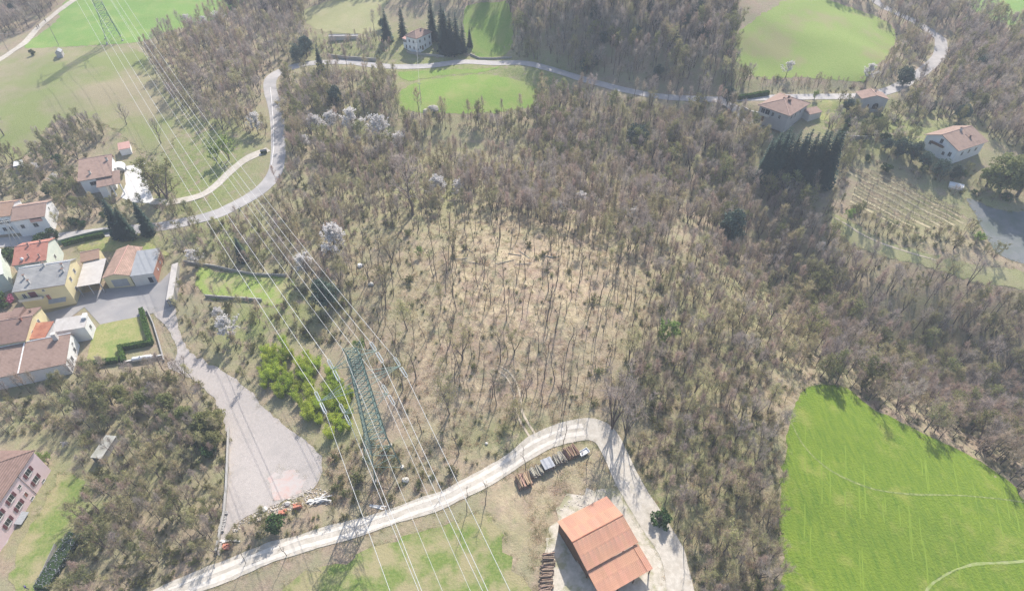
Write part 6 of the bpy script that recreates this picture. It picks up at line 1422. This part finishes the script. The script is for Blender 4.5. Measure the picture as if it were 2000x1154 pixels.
PROTECT = [([(x1, y1 - 9), (x2, y2 - 9), (x2, y2 + 9), (x1, y1 + 9)], 0) if abs(x2 - x1) > abs(y2 - y1) else ([(x1 - 13, y1), (x1 + 13, y1), (x2 + 13, y2), (x2 - 13, y2)], 0) for (x1, y1), (x2, y2) in zip(_rp[:-1], _rp[1:])]
PROTECT += [([(x1 - 8, y1 - 8), (x2 - 8, y2 - 8), (x2 + 8, y2 + 8), (x1 + 8, y1 + 8)], 0) for (x1, y1), (x2, y2) in (((1700,186),(1750,172)), ((1750,172),(1785,152)), ((1785,152),(1815,130)), ((1815,130),(1838,95)))]
PROTECT += [(p, 0) for p in ([(1612,412),(1660,432),(1720,470),(1800,492),(1880,512),(2060,548),(2060,566),(1960,555),(1860,532),(1760,504),(1690,482),(1640,448)], [(775,198),(790,172),(880,150),(990,152),(1050,185),(1048,200),(930,214),(800,210)], [(590,215),(790,212),(790,258),(590,262)], [(772,55),(850,52),(850,108),(772,108)], [(1655,330),(1712,330),(1885,415),(1880,436),(1800,440),(1668,392)], [(1478,175),(1600,175),(1600,245),(1478,245)], [(1800,236),(1935,236),(1935,296),(1800,296)], [(1690,168),(1742,168),(1742,206),(1690,206)], [(1440,100),(1500,30),(1600,2),(1740,55),(1740,100),(1690,146),(1480,142)], [(1890,392),(2000,420),(2000,505),(1945,488)], [(250,322),(285,318),(300,395),(250,390)], [(145,305),(250,305),(250,385),(150,375)])]
PBOX = [(p, (min(q[0] for q in p), max(q[0] for q in p), min(q[1] for q in p), max(q[1] for q in p))) for p, _ in PROTECT]
forest = []            # kind, var, X, Y, height, zone
for i in np.nonzero(ok & (zone >= 0))[0]:
    z = ZONES[zone[i]]
    if R.random() > (SPC * SPC * .9) / z[2] ** 2: continue
    ks = list(z[3]); kd = R.choices(ks, [z[3][k] for k in ks])[0]; h = R.uniform(*z[4])
    if kd in ('bush', 'budbush'): h = R.uniform(1.4, 3.0)
    if kd == 'evergreen': h = R.uniform(2, 4)
    if kd == 'pine': h = R.uniform(5, 9)
    strict = False
    for _k in range(9):          # keep open what the photo shows open: lower growth in front of roads, ridge and houses
        tx, ty = project(cand[i, 0], cand[i, 1], cz[i] + h * np.array([.35, .65, 1.0]))
        hit = [p for p, bb in PBOX if tx[0] > bb[0] - 40 and tx[0] < bb[1] + 40 and ty[2] < bb[3] and ty[0] > bb[2] and inpoly(tx, ty, p).any()]
        if not hit or (_k == 0 and R.random() < .22): break
        h *= .72
    if h < 1.2: continue
    if h < 3.0 and kd in ('bare', 'greybare'): kd = 'bush'
    if h < 3.0 and kd in ('bud', 'olive', 'pine'): kd = 'budbush'
    forest.append((kd, R.randrange(len(SPEC[kd])), cand[i, 0], cand[i, 1], h, zone[i], h / (cand[i, 1] * CP + (CAMH - cz[i]) * SP), cpx[i], cpy[i]))
SUBS = ((800,800,'in the clearing nearest the pylon'), (720,560,'on the clearing slope towards the garden wall'), (990,520,'round the felled trunks on the knoll top'), (1010,770,'beside the wheel ruts below the knoll'), (1200,580,'on the straw slope towards the ravine'), (1120,790,'above the bend of the dirt track'), (880,870,'just above the straight dirt track'), (860,450,'along the upper edge of the clearing'), (1000,650,'in the straw hollow under the knoll top'), (850,650,'on the middle of the clearing slope'))
SUBZ = {'clearing on the knoll': SUBS,
 'deep ravine': ((1620,710,'at the tip of the green field'), (1760,780,'lining the middle of the field edge'), (1920,860,'lining the far end of the field edge'), (1580,600,'at the head of the ravine'), (1720,640,'in the middle of the ravine'), (1880,720,'in the darkest part of the ravine'), (1700,540,'under the grassy ridge near its end'), (1900,600,'under the grassy ridge by the picture edge')),
 'gravel yard and the pink house': ((60,780,'in the grove under the long tiled roof'), (250,770,'in the grove below the clipped hedge'), (390,800,'by the upper end of the yard wall'), (200,900,'beside the low sheeted shed'), (390,950,'along the middle of the yard wall'), (250,1020,'in the scrub above the net fence'), (350,1100,'in the scrub just above the lower track')),
 'scrub behind the barn': ((1250,880,'behind the trees of the track bend'), (1300,990,'along the barn drive'), (1420,900,'in the scrub halfway to the field'), (1490,870,'along the upper field border'), (1490,1020,'along the lower field border'), (1390,1050,'in the scrub opposite the barn'), (1400,1150,'in the scrub at the lower picture edge')),
 'slope beyond the knoll': ((1290,560,'beyond the straw slope of the knoll'), (1400,560,'on the upper brown slope'), (1330,680,'on the middle of the brown slope'), (1450,720,'on the brown slope towards the field tip'), (1250,780,'just above the track bend wood'))}
by = {}
for t in forest: by.setdefault(COMMON[t[0]], []).append(t)
rest = []
for nm, lst in by.items():
    vis = sorted(lst, key=lambda t: -t[6] if -20 < t[7] < 2020 and t[8] < 1170 else 0)
    lim = {'bare_tree': 300, 'budding_tree': 170, 'leafing_tree': 140, 'slender_tree': 260, 'bare_bush': 120, 'budding_bush': 150}.get(nm, 60)
    for t in vis[:lim]:
        z = ZONES[t[5]][0]; size = 'tall ' if t[4] > 10.5 and t[0] != 'slim' else 'small ' if t[4] < 4.5 and 'bush' not in t[0] else ''
        for key, subs in SUBZ.items():
            if key in z: z = min(((t[7]-a)**2 + ((t[8]-b)*1.3)**2, w) for a, b, w in subs)[1]; break
        plant(t[0], t[2], t[3], t[4], f'{size}{LOOK[t[0]]} {z}', f'{size}{LOOK[t[0]]}s {z}', t[1], wide=R.uniform(.9, 1.15))
    rest += vis[lim:]

# ------------------------------------------------------------------ what is past counting: one scattered mass each
def scatter(name, label, cat, meshes, pts, scl, idx, rots=None):
    """one object: points that carry copies of the meshes"""
    src = bpy.data.collections.new(name + '_sources')
    for k, me in enumerate(meshes): src.objects.link(bpy.data.objects.new(f'{name}_{k:03d}', me))
    n = len(pts); me = bpy.data.meshes.new(name); me.vertices.add(n); me.vertices.foreach_set('co', np.asarray(pts, np.float32).ravel())
    rz = NR.uniform(0, 6.28, n)
    a = me.attributes.new('rot', 'FLOAT_VECTOR', 'POINT'); a.data.foreach_set('vector', np.stack([np.zeros(n), np.zeros(n), rz], 1).astype(np.float32).ravel())
    a = me.attributes.new('scl', 'FLOAT_VECTOR', 'POINT'); s = np.asarray(scl, np.float32); s = np.repeat(s[:, None], 3, 1) if s.ndim == 1 else s; a.data.foreach_set('vector', np.ascontiguousarray(s, np.float32).ravel())
    a = me.attributes.new('idx', 'INT', 'POINT'); a.data.foreach_set('value', np.asarray(idx, np.int32))
    o = link(name, me); props(o, label, cat, kind='stuff')
    g = bpy.data.node_groups.new(name + '_nodes', 'GeometryNodeTree'); g.interface.new_socket('Geometry', in_out='INPUT', socket_type='NodeSocketGeometry'); g.interface.new_socket('Geometry', in_out='OUTPUT', socket_type='NodeSocketGeometry')
    N = g.nodes; L = g.links; gi = N.new('NodeGroupInput'); go = N.new('NodeGroupOutput'); ip = N.new('GeometryNodeInstanceOnPoints'); ci = N.new('GeometryNodeCollectionInfo')
    ci.inputs['Collection'].default_value = src; ci.inputs['Separate Children'].default_value = True; ci.inputs['Reset Children'].default_value = True
    def at_(nm, ty):
        x = N.new('GeometryNodeInputNamedAttribute'); x.data_type = ty; x.inputs['Name'].default_value = nm; return x.outputs['Attribute']
    L.new(gi.outputs[0], ip.inputs['Points']); L.new(ci.outputs[0], ip.inputs['Instance']); ip.inputs['Pick Instance'].default_value = True
    L.new(at_('idx', 'INT'), ip.inputs['Instance Index']); L.new(at_('rot', 'FLOAT_VECTOR'), ip.inputs['Rotation']); L.new(at_('scl', 'FLOAT_VECTOR'), ip.inputs['Scale']); L.new(ip.outputs[0], go.inputs[0])
    mo = o.modifiers.new('scatter', 'NODES'); mo.node_group = g
    return o
wl = []; off = {}
for kd in LOOK:
    off[kd] = len(wl); wl += [v[2] for v in SPEC[kd]]
P = np.array([(t[2], t[3], float(HT(t[2], t[3])) - .08) for t in rest]); S = np.array([t[4] / SPEC[t[0]][t[1]][3] for t in rest]); I = np.array([off[t[0]] + t[1] for t in rest])
scatter('forest', 'bare brown and grey spring wood covering the slopes and the ravine', 'forest', wl, P, S, I)
# undergrowth and dry grass
def field_points(n, polys, spacing_keep=1.0, avoid=True):
    X = NR.uniform(-1, 1, n); Y = 36 + (NR.uniform(0, 1, n) ** 1.25) * 260; X = X * (62 + Y); px, py = project(X, Y, HT(X, Y)); k = np.zeros(n, bool)
    for p in polys: k |= inpoly(px, py, p)
    if avoid:
        for p in CLEAR: k &= ~inpoly(px, py, p)
        for Lc, hw in ROADS:
            for a, b in zip(Lc[::2], np.asarray(hw)[::2]): k &= (X-a[0])**2 + (Y-a[1])**2 > (b + .5)**2
        for fx, fy, a, w, d in FOOT:
            dx, dy = X-fx, Y-fy; u_ = dx*math.cos(a) + dy*math.sin(a); v_ = -dx*math.sin(a) + dy*math.cos(a); k &= ~((abs(u_) < w + .3) & (abs(v_) < d + .3))
    return np.stack([X[k], Y[k], HT(X[k], Y[k]) - .03], 1)
tufts = [mesh_np('tuft', *gen_tuft(s, 46, .45, .6, .8), m_) for s, m_ in ((1, M_STRAW), (2, M_STRAW), (3, M_STRAW), (4, M_GRASSB), (5, M_DEADB))]
P = field_points(60000, [KNOLL, ZONES[3][1], ZONES[4][1], [z for z in ZONES if 'foot of the pylon' in z[0]][0][1], [(980,930),(1080,880),(1160,900),(1080,1000),(1030,1150),(980,1150)], [(1500,760),(1530,800),(1530,1190),(1490,1190)]])
scatter('dry_grass', 'tufts of straw coloured dry grass over the clearing and scrub', 'grass', tufts, P, NR.uniform(.5, 1.3, len(P)), NR.integers(0, 5, len(P)))
E_ = np.concatenate(EDGES); E_ = E_[(abs(E_[:, 0]) < 45 + E_[:, 1] * .93) & (E_[:, 1] < 220)]; E_ = np.concatenate([E_ + NR.normal(size=E_.shape) * .45 for _ in range(4)])
P = np.stack([E_[:, 0], E_[:, 1], HT(E_[:, 0], E_[:, 1]) + .02], 1)
scatter('rough_grass', 'rough grass along the edges of tracks and fields', 'grass', [tufts[0], tufts[3], tufts[3], tufts[1]], P, NR.uniform(.25, .75, len(P)), NR.integers(0, 4, len(P)))
under = [v[2] for k in ('bush', 'budbush', 'budbush') for v in SPEC[k]]
P = field_points(11000, [z[1] for z in ZONES[1:]])
scatter('undergrowth', 'low twiggy undergrowth and brambles beneath the bare trees', 'undergrowth', under, P, NR.uniform(.2, .6, len(P)), NR.integers(0, len(under), len(P)))
P2 = field_points(8000, [KNOLL]); scatter('brambles', 'low brambles scattered across the clearing', 'undergrowth', under, P2, NR.uniform(.12, .5, len(P2)), NR.integers(0, len(under), len(P2)))['label'] = 'low brambles scattered between the slender trees of the clearing'

# ================================================================== haze
zmin = float(HG.min()) - 1.5
m = MB().box(-640, 640, -90, 760, zmin - 40, 132.0); hz = m.build('haze', None); hz.data.materials.clear()
hm = bpy.data.materials.new('haze_air'); hm.use_nodes = True; nt = hm.node_tree; nt.nodes.clear()
out = nt.nodes.new('ShaderNodeOutputMaterial'); pv = nt.nodes.new('ShaderNodeVolumePrincipled'); pv.inputs['Color'].default_value = (.80,.88,1.0,1); pv.inputs['Density'].default_value = HAZE_DENSITY; pv.inputs['Anisotropy'].default_value = .0
nt.links.new(pv.outputs[0], out.inputs['Volume']); hz.data.materials.append(hm)
props(hz, 'pale milky haze thickening towards the far hillside', 'haze', kind='stuff')
